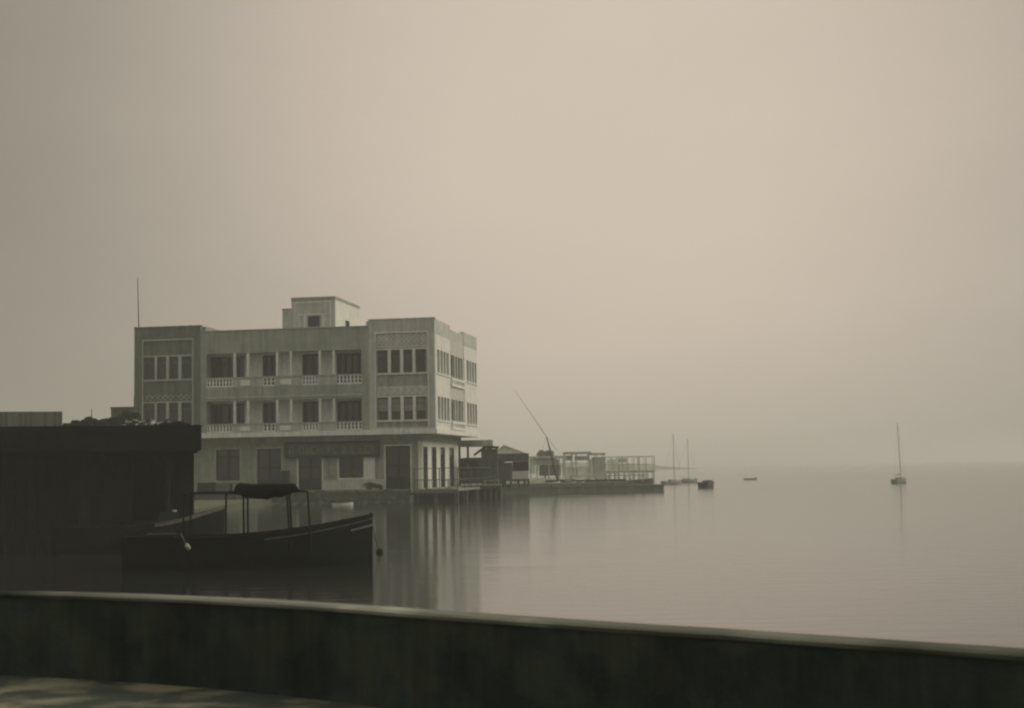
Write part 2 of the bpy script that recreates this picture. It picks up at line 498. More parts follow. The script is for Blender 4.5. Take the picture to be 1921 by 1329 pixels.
# lattice friezes of the right wing, and the pale band of the left one
def lattice(a0, a1, z0, z1, step, y, m, name='lattice_frieze'):
    l = MB()
    n = max(1, round((a1 - a0) / step)); s = (a1 - a0) / n; r = max(1, round((z1 - z0) / s)); h = (z1 - z0) / r
    for i in range(n):
        for j in range(r):
            x, zz = a0 + i * s, z0 + j * h
            for sg in (0, 1):
                pa = (x, zz + (h if sg else 0)); pb = (x + s, zz + (0 if sg else h))
                t = 0.032
                l.add([(pa[0], y, pa[1] - t), (pb[0], y, pb[1] - t), (pb[0], y, pb[1] + t), (pa[0], y, pa[1] + t),
                       (pa[0], y + .05, pa[1] - t), (pb[0], y + .05, pb[1] - t), (pb[0], y + .05, pb[1] + t), (pa[0], y + .05, pa[1] + t)],
                      [(0, 1, 2, 3), (0, 4, 5, 1), (3, 2, 6, 7)])
    return l.build(name, m, B)
MB().box(-5.5, -.70, .06, .098, 14.32, 15.46).build('frieze_ground', M['plaster'], B)
MB().box(-5.5, -.70, .06, .098, 9.8, 10.6).build('frieze_ground', M['plaster'], B)
lattice(-5.45, -0.75, 14.45, 15.40, 0.47, 0.01, M['trim'])
lattice(-5.45, -0.75, 9.86, 10.55, 0.68, 0.01, M['trim'])
lattice(-28.0, -23.35, 9.86, 10.35, 0.5, 0.045, M['trim_dull'])
MB().box(-5.46, -0.74, 0.06, 0.098, 14.2, 14.3).build('moulding', M['trim'], B)
# hanging pipes / brackets under the lower right sill
for x in (-4.27, -3.1, -1.95):
    MB().box(x - .05, x + .05, -.06, .094, 6.87, 7.35).build('bracket', M['panel'], B)

# loggia: floors, ceilings, rear wall, posts, balustrades
def fu(px, off): return fac(px, 700, off)[0]
LD = 1.35
doors = [(fu(391, LD), fu(459, LD)), (fu(492, LD), fu(519, LD)), (fu(566.5, LD), fu(600, LD)), (fu(631, LD), fu(683, LD))]
for (a0, a1, z0, z1), (b0_, b1_, bz0, bz1) in zip(loggias, bal):
    MB().box(a0 - .4, a1 + .4, T + .002, LD - .002, bz0 - .25, bz0 - .01).build('balcony_floor', M['plaster_mid'], B)
    MB().box(a0 - .4, a1 + .4, T + .002, LD - .002, z1 + .06, z1 + .3).build('balcony_ceiling', M['plaster_mid'], B)
    for e in (a0 - .3, a1 + .05):
        MB().box(e, e + .25, T + .004, LD - .004, bz0 - .008, z1 + .058).build('end_wall', M['plaster_mid'], B)
    hs = [(d0, d1, bz0 + .1, z1 - .16) for d0, d1 in doors]
    MB().holed(a0 - .4, a1 + .9, bz0 - .25, z1 + .3, LD, LD + .25, hs).build('loggia_wall', M['trim'], B)
    for d0, d1 in doors:
        dr = MB(); n = 2 if d1 - d0 < 1.9 else 4; s = (d1 - d0) / n
        for i in range(n):
            dr.holed(d0 + i * s + .01, d0 + (i + 1) * s - .01, bz0 + .102, z1 - .165, LD + .75, LD + .8, [(d0 + i * s + .1, d0 + (i + 1) * s - .1, bz0 + .9, z1 - .3)])
        dd = dr.build('balcony_door', M['dark_wood'], B)
        MB().box(d0 + .02, d1 - .02, LD + .805, LD + .815, bz0 + .13, z1 - .19).build('pane', M['glass'], dd)
    for x0, x1 in ((-19.22, -19.0), (-17.92, -17.7), (-15.08, -14.87), (-13.74, -13.55), (-10.98, -10.77), (-9.64, -9.44)):
        MB().box(x0, x1, -0.03, 0.2, z0 + .002, z1 - .002).build('post', M['trim'], B)
    zz0, zz1 = bz0, bz1
    per = [(-21.86, -19.35), (-16.35, -15.2), (-12.55, -11.05), (-9.35, -6.90)]
    e = 0.0
    last = -21.86
    for p0, p1 in per:
        if p0 - last > .05:
            MB().box(last + .002, p0 - .002, 0.05, 0.22, zz0 + .002, zz1 - .002).build('parapet', M['trim_dull'], B)
        n = max(3, round((p1 - p0) / 0.33)); s = (p1 - p0) / n; h = (zz1 - zz0)
        hs = []
        for i in range(n):
            for ra, rb in ((.14, .44), (.52, .82)):
                hs.append((p0 + i * s + .075, p0 + (i + 1) * s - .075, zz0 + h * ra, zz0 + h * rb))
        MB().holed(p0, p1, zz0 + .002, zz1 - .002, 0.03, 0.15, hs).build('pierced_balustrade', M['trim'], B)
        last = p1
    MB().box(-21.86, -6.90, -0.03, 0.028, zz1 - .07, zz1 + .0).build('handrail', M['trim_dull'], B)
    for x0, x1 in ((-18.55, -17.6), (-14.7, -13.6)):
        MB().box(x0, x1, -0.02, 0.045, zz0 + .1, zz0 + h * .68).build('pale_plaque', M['trim'], B)
MB().box(-21.9, -6.85, -0.06, -0.004, 9.86, 10.02).build('string_course', M['trim_dull'], B)
for x in (-21.0, -16.4, -12.4, -9.0):
    MB().box(x - .04, x + .04, -0.05, -0.004, 10.03, 10.85).build('drainpipe', M['panel'], B)

# pale slab band round the overhang, its soffit, and the stepped beam below
sl = MB()
sl.box(U0 - .05, 0.16, -0.16, DEP + .1, ZS, 6.655)
sl.build('overhang_slab', M['trim'], B)
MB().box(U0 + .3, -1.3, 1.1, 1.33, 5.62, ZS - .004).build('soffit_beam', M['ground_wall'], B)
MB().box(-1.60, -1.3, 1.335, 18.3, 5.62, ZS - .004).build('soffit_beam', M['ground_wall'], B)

# right side, three bays
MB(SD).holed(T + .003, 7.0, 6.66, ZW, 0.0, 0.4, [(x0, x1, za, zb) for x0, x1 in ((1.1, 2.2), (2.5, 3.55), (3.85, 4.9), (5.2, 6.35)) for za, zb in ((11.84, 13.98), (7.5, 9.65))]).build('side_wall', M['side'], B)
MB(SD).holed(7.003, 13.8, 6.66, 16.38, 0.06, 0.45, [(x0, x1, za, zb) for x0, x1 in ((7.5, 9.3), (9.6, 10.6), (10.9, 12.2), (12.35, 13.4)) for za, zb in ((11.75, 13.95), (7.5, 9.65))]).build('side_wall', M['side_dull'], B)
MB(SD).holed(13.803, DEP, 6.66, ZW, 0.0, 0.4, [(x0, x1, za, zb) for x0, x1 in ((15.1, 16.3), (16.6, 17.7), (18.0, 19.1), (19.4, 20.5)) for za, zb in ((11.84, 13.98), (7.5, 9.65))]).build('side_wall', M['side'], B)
for bay, dy in ((((1.1, 2.2), (2.5, 3.55), (3.85, 4.9), (5.2, 6.35)), 0), (((7.5, 9.3), (9.6, 10.6), (10.9, 12.2), (12.35, 13.4)), .06), (((15.1, 16.3), (16.6, 17.7), (18.0, 19.1), (19.4, 20.5)), 0)):
    for za, zb in ((11.84, 13.98), (7.5, 9.65)):
        if dy: za -= .09 if za > 10 else 0; zb -= .03 if zb > 10 else 0
        for x0, x1 in bay:
            w = MB(SD).holed(x0 + .003, x1 - .003, za + .003, zb - .003, dy + .16, dy + .22, [(x0 + .2, x1 - .2, za + .2, zb - .2)]).build('window', M['panel'], B)
            MB(SD).box(x0 + .02, x1 - .02, dy + .225, dy + .235, za + .02, zb - .02).build('pane', M['glass'], w)
        MB(SD).box(bay[0][0] - .15, bay[-1][1] + .15, dy - .09, dy - .003, za - .16, za - .03).build('sill', M['trim'], B)
for zz in (10.9, 6.72):
    hs = [(7.5 + i * .6, 7.45 + i * .62 + .34, zz + .25, zz + .62) for i in range(10)]
    MB(SD).holed(7.3, 13.55, zz, zz + .84, -.12, -.02, hs).build('side_balustrade', M['trim'], B)
    MB(SD).box(7.3, 13.55, -.02, .057, zz, zz + .08).build('side_balcony_floor', M['side'], B)
for a in (6.75, 13.9):
    MB(SD).box(a, a + .2, -.03, -.004, 6.66, 14.2).build('side_pilaster', M['trim'], B)
for a0, a1, b_, zt_ in ((.02, 6.98, -.006, ZW - .01), (7.01, 13.79, .054, 16.37), (13.82, DEP - .02, -.006, ZW - .01)):
    MB(SD).box(a0, a1, b_, b_ + .003, 15.35, zt_).build('parapet_band', M['plaster'], B)
# left end, rear, roofs, dark rooms inside
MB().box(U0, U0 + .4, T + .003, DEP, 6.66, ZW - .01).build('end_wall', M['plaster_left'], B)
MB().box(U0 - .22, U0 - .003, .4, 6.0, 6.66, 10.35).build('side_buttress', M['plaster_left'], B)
MB().box(U0 + .41, -.41, DEP - .4, DEP - .003, 6.67, ZT).build('rear_wall', M['plaster_mid'], B)
MB().box(U0 + .41, -.57, T + .004, DEP - .41, 15.3, 15.62).build('roof', M['roofdeck'], B)
for a0, a1 in ((U0 + .41, -22.46), (-6.19, -.42)):       # rear of the raised wing parapets
    MB().box(a0, a1, 6.5, 6.9, 15.63, ZW - .02).build('parapet_return', M['plaster_mid'], B)
MB().box(-22.45, -22.1, T + .005, 6.48, 15.63, ZW - .02).build('parapet_return', M['plaster_mid'], B)
MB().box(-6.55, -6.2, T + .005, 6.48, 15.63, ZW - .02).build('parapet_return', M['plaster'], B)
MB().box(U0 + .42, -.6, LD + 1.9, LD + 2.0, 6.67, 15.29).build('room_partition', M['inner'], B)
MB().box(-2.3, -2.2, 2.95, DEP - .5, 6.67, 15.29).build('room_partition', M['inner'], B)
MB().box(U0 + .42, -.6, .46, LD + .88, 10.4, 10.62).build('room_floor', M['inner'], B) if False else None
# copings
MB().box(-22.42, -6.22, -0.05, T + .05, ZT + .003, ZT + .1).build('coping', M['plaster_mid'], B)
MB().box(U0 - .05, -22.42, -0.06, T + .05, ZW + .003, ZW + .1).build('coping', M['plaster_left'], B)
MB().box(-6.24, 0.05, -0.06, T + .05, ZW + .003, ZW + .1).build('coping', M['plaster'], B)

# ground floor, set back under the overhang
GY = 1.35
def gu(px): return fac(px, 880, GY)[0]
gz = 1.2
open_ = [('window', 405, 450, 2.22, 5.15), ('door', 482, 528, gz + .02, 5.13), ('door', 560, 604, gz + .02, 5.1), ('window', 636, 682, 2.3, 5.1), ('door', 723.5, 770, gz + .02, 5.17)]
holes = [(gu(a), gu(b), z0, z1) for k, a, b, z0, z1 in open_]
holes += [(-28.2, -26.6, gz + .02, 5.1), (-25.6, -23.9, 2.2, 5.1)]
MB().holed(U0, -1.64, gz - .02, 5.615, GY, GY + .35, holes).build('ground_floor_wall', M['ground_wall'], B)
for i, (a0, a1, z0, z1) in enumerate(holes):
    fr = MB()
    t = .13
    fr.box(a0 - t, a0 - .002, GY - .05, GY - .003, z0, z1); fr.box(a1 + .002, a1 + t, GY - .05, GY - .003, z0, z1)
    fr.box(a0 - t, a1 + t, GY - .053, GY - .004, z1 + .002, z1 + t)
    if z0 > 2: fr.box(a0 - t, a1 + t, GY - .12, GY - .004, z0 - .15, z0 - .002)
    isdoor = z0 < 2
    f = fr.build('door' if isdoor else 'window', M['trim_dull' if i in (0, 1) else 'trim'], B)
    lf = MB()
    n = 2; s = (a1 - a0) / n
    for k in range(n):
        lf.holed(a0 + k * s + .01, a0 + (k + 1) * s - .01, z0 + .01, z1 - .01, GY + .2, GY + .25, [(a0 + k * s + .1, a0 + (k + 1) * s - .1, z0 + (1.0 if isdoor else .1), z0 + 2.1), (a0 + k * s + .1, a0 + (k + 1) * s - .1, z0 + 2.2, z1 - .1)])
    lf.build('leaf_frame', M['dark_wood'], f)
    MB().box(a0 + .015, a1 - .015, GY + .255, GY + .265, z0 + .015, z1 - .015).build('pane', M['glass'], f)
MB().box(gu(685), gu(704), GY - .1, GY - .06, 2.1, 4.35).build('shutter', M['trim'], B)
MB().box(gu(604), gu(722), GY - .09, GY - .005, gz - .01, 2.12).build('plinth', M['plaster'], B)
MB().box(-1.95, -1.64, GY - .06, GY - .003, gz, 5.6).build('corner_pilaster', M['trim'], B)
side_h = [(1.85, 3.8), (5.55, 7.65), (9.45, 11.65), (13.75, 16.1)]
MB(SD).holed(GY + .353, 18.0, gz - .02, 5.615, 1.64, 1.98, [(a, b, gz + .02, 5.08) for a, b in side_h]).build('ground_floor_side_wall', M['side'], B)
for a, b in side_h:
    w = MB(SD).holed(a + .003, b - .003, gz + .022, 5.077, 1.68, 1.73, [(a + .15, b - .15, gz + .9, 4.0), (a + .15, b - .15, 4.15, 4.95)]).build('tall_window', M['dark_wood'], B)
    MB(SD).box(a + .02, b - .02, 1.735, 1.745, gz + .04, 5.05).build('pane', M['glass'], w)
    for e in (a - .22, b + .02):
        MB(SD).box(e, e + .2, 1.60, 1.637, gz, 5.2).build('window_jamb', M['trim'], B)
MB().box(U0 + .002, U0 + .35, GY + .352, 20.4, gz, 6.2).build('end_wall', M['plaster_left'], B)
MB().box(U0 + .5, -2.1, 17.7, 18.0, gz, 6.2).build('rear_wall', M['inner'], B)

# rooftop block
PY = 6.0
pa0, pa1 = -15.50, -11.12
MB().holed(pa0, pa1, 15.63, 19.55, PY, PY + .3, [(-13.88, -12.65, 16.95, 17.98)]).build('rooftop_wall', M['plaster'], B)
MB(lambda a, b, z: (pa1 - b, PY + a, z)).holed(.303, 9.0, 15.63, 19.555, 0, .3, [(3.6, 5.2, 17.0, 17.9)]).build('rooftop_side_wall', M['side'], B)
MB().box(pa0 + .003, pa0 + .3, PY + .303, PY + 9, 15.63, 19.555).build('rooftop_side_wall', M['plaster'], B)
MB().box(pa0 + .31, pa1 - .31, PY + 8.7, PY + 9, 15.63, 19.3).build('rooftop_rear_wall', M['plaster'], B)
MB().box(pa0 - .03, pa1 + .03, PY - .04, PY + 9.03, 19.56, 19.86).build('rooftop_cornice', M['plaster_mid'], B)
MB().box(-16.46, pa0 - .004, PY + .1, PY + 3.2, 15.63, 18.72).build('stair_housing', M['plaster'], B)
MB().box(-16.52, pa0 - .003, PY + .04, PY + 3.26, 18.724, 18.82).build('stair_housing_coping', M['plaster_mid'], B)
tf = MB()
tf.box(-15.25, -15.13, PY - .05, PY - .003, 15.7, 19.3); tf.box(-11.66, -11.54, PY - .05, PY - .003, 15.7, 19.3); tf.box(-15.25, -11.54, PY - .053, PY - .004, 19.302, 19.42)
tf.box(-14.30, -14.08, PY - .06, PY - .005, 15.7, 18.1); tf.box(-12.42, -12.2, PY - .06, PY - .005, 15.7, 18.1); tf.box(-14.9, -11.9, PY - .062, PY - .006, 18.102, 18.2)
tf.build('rooftop_trim', M['trim'], B)
w = MB().holed(-13.87, -12.66, 16.96, 17.97, PY + .1, PY + .15, [(-13.8, -13.3, 17.02, 17.91), (-13.22, -12.73, 17.02, 17.91)]).build('window', M['dark_wood'], B)
MB().box(-13.86, -12.67, PY + .155, PY + .165, 16.97, 17.96).build('pane', M['glass'], w)
w = MB(lambda a, b, z: (pa1 - b, PY + a, z)).holed(3.61, 5.19, 17.01, 17.89, .1, .15, [(3.7, 5.1, 17.08, 17.82)]).build('window', M['dark_wood'], B)
MB(lambda a, b, z: (pa1 - b, PY + a, z)).box(3.62, 5.18, .155, .165, 17.02, 17.88).build('pane', M['glass'], w)

fp = MB().tube((0, 0, -.9), (-.12, 0, 3.9), .06, .03).build('flagpole', M['metal'])
fp.location = bw_(-28.72, .3, ZW + .98); fp.location.z = ZW + .98
tag(fp, 'thin bare flagpole standing on the left corner of the roof parapet', 'flagpole')

# signboard with faded lettering (unreadable in the photograph)
S0, S1 = gu(537), gu(714)
sgn = thing('signboard', 'long dark framed signboard with faded lettering over the ground floor doors', 'sign', BLOC, BRZ)
MB().box(S0, S1, GY - .32, GY - .22, 4.27, 5.66).build('board', M['sign'], sgn)
sf = MB(); sf.box(S0 - .02, S1 + .02, GY - .37, GY - .2, 5.5, 5.72); sf.box(S0 - .02, S1 + .02, GY - .37, GY - .2, 4.2, 4.4)
sf.box(S0 - .02, S0 + .17, GY - .372, GY - .2, 4.402, 5.498); sf.box(S1 - .17, S1 + .02, GY - .372, GY - .2, 4.402, 5.498)
sf.build('frame', M['sign_frame'], sgn)
for x in (S0 + 1, (S0 + S1) / 2, S1 - 1):
    MB().box(x - .04, x + .04, GY - .2, GY - .004, 5.2, 5.3).build('bracket', M['sign_frame'], sgn)
random.seed(21)
x = S0 + .4
while x < S1 - .55:
    wd = random.choice([.34, .42, .5, .28]); l = MB(); y0, y1 = GY - .345, GY - .322
    k = random.randint(0, 4); h0, h1 = 4.55, 5.3
    l.box(x, x + .1, y0, y1, h0, h1)
    if k in (0, 1, 3): l.box(x + .102, x + wd, y0, y1, h1 - .12, h1)
    if k in (0, 2): l.box(x + .102, x + wd, y0, y1, h0, h0 + .12)
    if k in (1, 3, 4): l.box(x + wd - .1, x + wd, y0, y1, h0 + (.0 if k != 1 else .38), h1 - .122)
    if k in (1, 4): l.box(x + .102, x + wd - .102, y0, y1, h0 + .33, h0 + .43)
    l.build('letter', M['letter'], sgn)
    x += wd + random.choice([.16, .2, .2, .5])

# clutter on the quay in front of the ground floor
def crate(label, u, y, w, d, h, m='mid_wood'):
    c = thing('crate', label, 'crate', bw_(u, y, 1.184), BRZ + random.uniform(-.1, .1))
    MB().box(-w / 2 + .03, w / 2 - .03, -d / 2 + .03, d / 2 - .03, 0, h - .02).build('lining', M['dark_wood'], c)
    n = max(3, int(h / .16))
    for i in range(n):
        z0 = i * h / n + .01; z1 = (i + 1) * h / n - .015
        MB().box(-w / 2, w / 2, -d / 2 + .0, -d / 2 + .027, z0, z1).build('slat', M[m], c)
    for sx in (-1, 1):
        MB().box(sx * w / 2 - .04, sx * w / 2 + .04, -d / 2 - .03, -d / 2 - .003, 0, h).build('batten', M[m], c)
    return c
crate('large dark crate on the quay below the leftmost ground floor window', fu(389, -1.2), -1.2, 1.5, .9, .92, 'dark_wood')
crate('low pale crate beside the large dark crate near the left window', fu(421, -1.0), -1.0, 1.3, .8, .78, 'grey_wood')
crate('narrow tall dark box standing between the two left doorways', gu(538.5), .9, .6, .5, 1.9, 'dark_wood')
crate('dark box inside the right corner of the rightmost doorway', gu(760), 1.0, .75, .5, 1.15, 'dark_wood')
random.seed(5)
bar = thing('barrel', 'squat dark barrel on the quay at the left end of the ground floor wall', 'barrel', bw_(fu(398, .5), .5, 1.184))
bm_ = MB()
for z0, z1, r0, r1 in ((0, .3, .3, .37), (.3, .6, .37, .37), (.6, .9, .37, .3)): bm_.tube((0, 0, z0), (0, 0, z1), r0, r1, 14)
bm_.build('staves', M['dark_wood'], bar)
for z in (.15, .75):
    MB().tube((0, 0, z), (0, 0, z + .05), .36, .36, 14).build('hoop', M['metal'], bar)

def leaves(pts, size, n_each):
    l = MB()
    for (cx, cy, cz, rx, ry, rz) in pts:
        for _ in range(n_each):
            while True:
                a, b, c = (random.uniform(-1, 1) for _ in range(3))
                if a * a + b * b + c * c <= 1: break
            k = (0.55 + .45 * random.random())
            p = Vector((cx + a * rx, cy + b * ry, cz + c * rz))
            d1 = Vector((random.gauss(0, 1), random.gauss(0, 1), random.gauss(0, 1))).normalized() * size * k
            d2 = d1.orthogonal().normalized() * size * k * .6
            l.add([p - d1, p + d2, p + d1, p - d2], [(0, 1, 2, 3)])
    return l
def shrub(label, loc, w, h, name='shrub', group=None):
    s = thing(name, label, 'shrub', loc, random.uniform(0, 6), group)
    leaves([(random.uniform(-.5, .5) * w, random.uniform(-.2, .2), h * random.uniform(.35, .75), w * .35, w * .3, h * .35) for _ in range(5)], .09, 110).build('foliage', M['leaf2'], s)
    st_ = MB()
    for i in range(4): st_.tube((random.uniform(-.2, .2), 0, 0), (random.uniform(-.4, .4) * w, random.uniform(-.1, .1), h * .6), .02, .01, 5)
    st_.build('stems', M['bark'], s)
shrub('low straggly shrub against the plinth between the window and the rightmost doorway', bw_(gu(700), .6, 1.184), 1.0, .7)
shrub('smaller straggly shrub close to the left jamb of the rightmost doorway', bw_(gu(716), .7, 1.184), .6, .5)

# ---------------------------------------------------------------- terrace on piles beside the building
tr = thing('terrace', 'railed terrace on piles over the water at the right corner of the building', 'terrace', BLOC, BRZ)
MB().box(-1.79, 2.35, -1.6, 18.5, 1.0, 1.19).build('deck', M['quay'], tr)
MB().box(-1.79, 2.35, -1.72, -1.603, .82, 1.16).build('edge_beam', M['concrete'], tr)
for u in (-1.5, 0.25, 2.1):
    for y in (-1.2, 3.2, 8, 13, 18):
        MB().box(u - .17, u + .17, y - .17, y + .17, -1.2, .998).build('pile', M['grey_wood' if u == .25 and y < 0 else 'mid_wood'], tr)
for u in (-2.15 + .45, -.6, .6, 1.7):
    MB().box(u - .04, u + .04, -1.5, -1.42, 1.192, 3.1).build('railing_post', M['mid_wood'], tr)
for i in range(7):
    y = -1.4 + i * 3.2
    MB().box(2.2, 2.28, y, y + .08, 1.192, 3.1).build('railing_post', M['mid_wood'], tr)
for z in (3.02, 2.0):
    MB().box(-1.75, 2.3, -1.415, -1.37, z, z + .06).build('rail', M['mid_wood'], tr)
    MB().box(2.285, 2.33, -1.36, 18.2, z, z + .06).build('rail', M['mid_wood'], tr)
random.seed(3)
for i in range(22):
    u = -1.6 + i * .18
    MB().box(u, u + .035, -1.405, -1.375, 1.192, 1.99).build('baluster', M['mid_wood'], tr)
MB().box(-1.78, 2.3, .9, 1.1, -1.1, .996).build('under_deck_shade', M['dark_wood'], tr)  # dark sheet added to stand for the shade below the deck
# tables on the terrace
def table(label, u, y):
    t = thing('cafe_table', label, 'table', bw_(u, y, 1.192), BRZ, 'small tables on the corner terrace')
    MB().tube((0, 0, .72), (0, 0, .76), .38, .38, 14).build('tabletop', M['pale_wood'], t)
    MB().tube((0, 0, 0.03), (0, 0, .718), .035, .035, 8).build('leg', M['metal'], t)
    MB().tube((0, 0, 0), (0, 0, .028), .22, .2, 12).build('base', M['metal'], t)
table('small round table on the terrace just right of the building corner', -.5, -.6)
table('small round table on the terrace near the outer end of the front railing', 1.2, -.4)

# ---------------------------------------------------------------- canopy and waterside shacks to the right of the building
def P(px, py, Y): return at(px, py, Y)
def px_x(px, Y): return at(px, 880, Y).x
def pz(px, py, Y): return at(px, py, Y).z
def world_box(mb, x0, x1, y0, y1, Y, d):                # pixel box on the plane at Y, with its own depth d
    a = P(x0, y1, Y); b = P(x1, y0, Y); xm = (y0 + y1) / 2
    mb.box(P(x0, xm, Y).x, P(x1, xm, Y).x, Y, Y + d, P((x0 + x1) / 2, y1, Y).z, P((x0 + x1) / 2, y0, Y).z)
    return mb

Y = 152
cn_ = thing('canopy', 'flat canopy roof on posts joined beside the far right corner of the building', 'canopy', (0, 0, 0))
world_box(MB(), 858, 924, 826, 837, Y, 7).build('roof', M['shade_far'], cn_)
for px in (862, 878, 921):
    x = px_x(px, Y); MB().box(x - .12, x + .12, Y + .2, Y + .44, -.8, pz(px, 838, Y) - .01).build('post', M['mid_wood'], cn_)
world_box(MB(), 868, 902, 859, 866, Y + .5, .2).build('beam', M['mid_wood'], cn_)
s1 = thing('boarded_stall', 'low boarded stall with open front under the flat canopy', 'stall', (0, 0, 0))
world_box(MB(), 860, 903, 860, 908, Y + 1.2, 4).build('boarding', M['mid_wood'], s1)
world_box(MB(), 866, 899, 868, 884, Y + 1.0, .15).build('shutter', M['dark_wood'], s1)
world_box(MB(), 861, 902, 896, 899, Y + .9, .25).build('counter', M['grey_wood'], s1)
s2 = thing('tall_shack', 'tall narrow dark wooden shack on the waterside right of the canopy', 'shack', (0, 0, 0))
Y2 = 146
x0, x1 = px_x(903, Y2), px_x(934, Y2)
zt = pz(918, 842, Y2)
n = 8
for i in range(n):
    a = x0 + (x1 - x0) * i / n
    MB().box(a + .008, a + (x1 - x0) / n - .008, Y2, Y2 + .06, 1.3, zt + random.uniform(-.05, .02)).build('plank', M['mid_wood'], s2)
MB().box(x0, x1, Y2 + .065, Y2 + 3.2, 1.3, zt - .05).build('body', M['mid_wood'], s2)
rr = MB(); xa, xb = x0 - .75, x1 + .1
rr.add([(xa, Y2 - .5, zt - .55), (x0 + .3, Y2 - .5, zt + .25), (xb, Y2 - .5, zt + .22), (xb, Y2 - .5, zt + .04), (x0 + .35, Y2 - .5, zt + .05), (xa, Y2 - .5, zt - .68),
        (xa, Y2 + 3.6, zt - .55), (x0 + .3, Y2 + 3.6, zt + .25), (xb, Y2 + 3.6, zt + .22), (xb, Y2 + 3.6, zt + .04), (x0 + .35, Y2 + 3.6, zt + .05), (xa, Y2 + 3.6, zt - .68)],
       [(0, 5, 4, 1), (1, 4, 3, 2), (6, 7, 10, 11), (7, 8, 9, 10), (0, 1, 7, 6), (1, 2, 8, 7), (2, 3, 9, 8), (3, 4, 10, 9), (4, 5, 11, 10), (5, 0, 6, 11)])
rr.build('roof', M['dark_wood'], s2)
world_box(MB(), 908, 928, 894, 896.5, Y2 - .06, .05).build('batten', M['grey_wood'], s2)

# landing stage in front of the shacks
Y3 = 139.5
ls = thing('landing_stage', 'short wooden landing stage on stout piles below the tall shack', 'jetty', (0, 0, 0))
xa, xb = px_x(866, Y3), px_x(940, Y3)
nb = 14
for i in range(nb):
    a = xa + (xb - xa) * i / nb
    MB().box(a + .01, a + (xb - xa) / nb - .01, Y3, Y3 + 7, 1.28, 1.36).build('plank', M['quay'], ls)
MB().box(xa, xb, Y3 + .05, Y3 + .25, 1.02, 1.278).build('edge_beam', M['mid_wood'], ls)
for px in (872, 883, 897, 909, 920, 930, 938):
    for dy in (0.1, 3, 6):
        x = px_x(px, Y3); MB().tube((x, Y3 + .3 + dy, -1), (x, Y3 + .3 + dy, 1.27), .13, .12, 8).build('pile', M['grey_wood' if dy < 1 and px in (883, 897, 930) else 'mid_wood'], ls)
for px in (905, 916, 927, 938):
    x = px_x(px, Y3); MB().tube((x, Y3 + .4, 1.36), (x, Y3 + .4, 2.3), .05, .05, 6).build('railing_post', M['mid_wood'], ls)
MB().box(px_x(905, Y3), px_x(938, Y3), Y3 + .36, Y3 + .44, 2.2, 2.27).build('rail', M['grey_wood'], ls)
MB().box(xa + .3, xb - .2, Y3 + 2.2, Y3 + 2.35, -1, 1.27).build('under_deck_shade', M['dark_wood'], ls)  # dark sheet added as the shade among the rear piles
bt = thing('bench', 'pale bench on the landing stage below the tall shack', 'bench', (px_x(922, Y3), Y3 + 1.2, 1.361))
MB().box(-.8, .8, -.2, .2, .4, .46).build('seat', M['pale_wood'], bt)
for sx in (-.65, .65): MB().box(sx - .05, sx + .05, -.18, .18, 0, .398).build('leg', M['pale_wood'], bt)

# kiosk with a white panel
Y4 = 160
k = thing('kiosk', 'flat roofed wooden kiosk with a white counter panel over the water', 'kiosk', (0, 0, 0))
world_box(MB(), 932, 992, 851, 866, Y4 - .3, 5.4).build('roof', M['mid_wood'], k)
world_box(MB(), 932, 946, 866.3, 910, Y4, 4.5).build('side_wall', M['mid_wood'], k)
world_box(MB(), 946.3, 961, 868, 903, Y4 + .1, 4.4).build('front_wall', M['grey_wood'], k)
world_box(MB(), 961.3, 992, 866.3, 884, Y4 + .5, 3.6).build('counter_opening', M['dark_wood'], k)
world_box(MB(), 962.5, 991.5, 884.3, 899, Y4 + .0, .15).build('white_panel', M['hull_white'], k)
world_box(MB(), 961, 993, 899.3, 903, Y4 + .1, 4.2).build('floor_beam', M['mid_wood'], k)
for px in (947, 958, 972, 984, 991):
    x = px_x(px, Y4); MB().box(x - .12, x + .12, Y4 + .3, Y4 + .54, -.8, pz(px, 903, Y4) - .01).build('pile', M['mid_wood'], k)

def gable(label, name, x0, xp, x1, ye, yp, yb, Y, d, mroof, mwall, cat='pavilion'):
    g = thing(name, label, cat, (0, 0, 0))
    a, p, b = P(x0, ye, Y), P(xp, yp, Y), P(x1, ye, Y)
    r = MB(); t = .18
    r.add([(a.x, Y, a.z), (p.x, Y, p.z), (b.x, Y, b.z), (b.x, Y, b.z - t), (p.x, Y, p.z - t), (a.x, Y, a.z - t),
           (a.x, Y + d, a.z), (p.x, Y + d, p.z), (b.x, Y + d, b.z), (b.x, Y + d, b.z - t), (p.x, Y + d, p.z - t), (a.x, Y + d, a.z - t)],
          [(0, 5, 4, 1), (1, 4, 3, 2), (6, 7, 10, 11), (7, 8, 9, 10), (0, 1, 7, 6), (1, 2, 8, 7), (2, 3, 9, 8), (3, 4, 10, 9), (4, 5, 11, 10), (5, 0, 6, 11)])
    r.build('roof', mroof, g)
    w = MB(); i = .35
    w.add([(a.x + i, Y + .2, a.z - t - .01), (b.x - i, Y + .2, b.z - t - .01), (p.x, Y + .2, p.z - t - .06)], [(0, 1, 2)])
    w.build('gable_board', mwall, g)
    for f in (.04, .35, .65, .96):
        x = a.x + (b.x - a.x) * f
        MB().box(x - .1, x + .1, Y + .25, Y + .45, -.8, min(a.z, b.z) - t - .02).build('post', mwall, g)
    zb = P((x0 + x1) / 2, yb, Y).z
    MB().box(a.x + i, b.x - i, Y + .5, Y + d - .3, .9, zb).build('wall', mwall, g)
    return g
gable('open pavilion with a shallow pale gable roof behind the kiosk', 'gabled_pavilion', 926, 945, 989, 851, 835, 880, 186, 7, M['shade_far'], M['pale_far'])

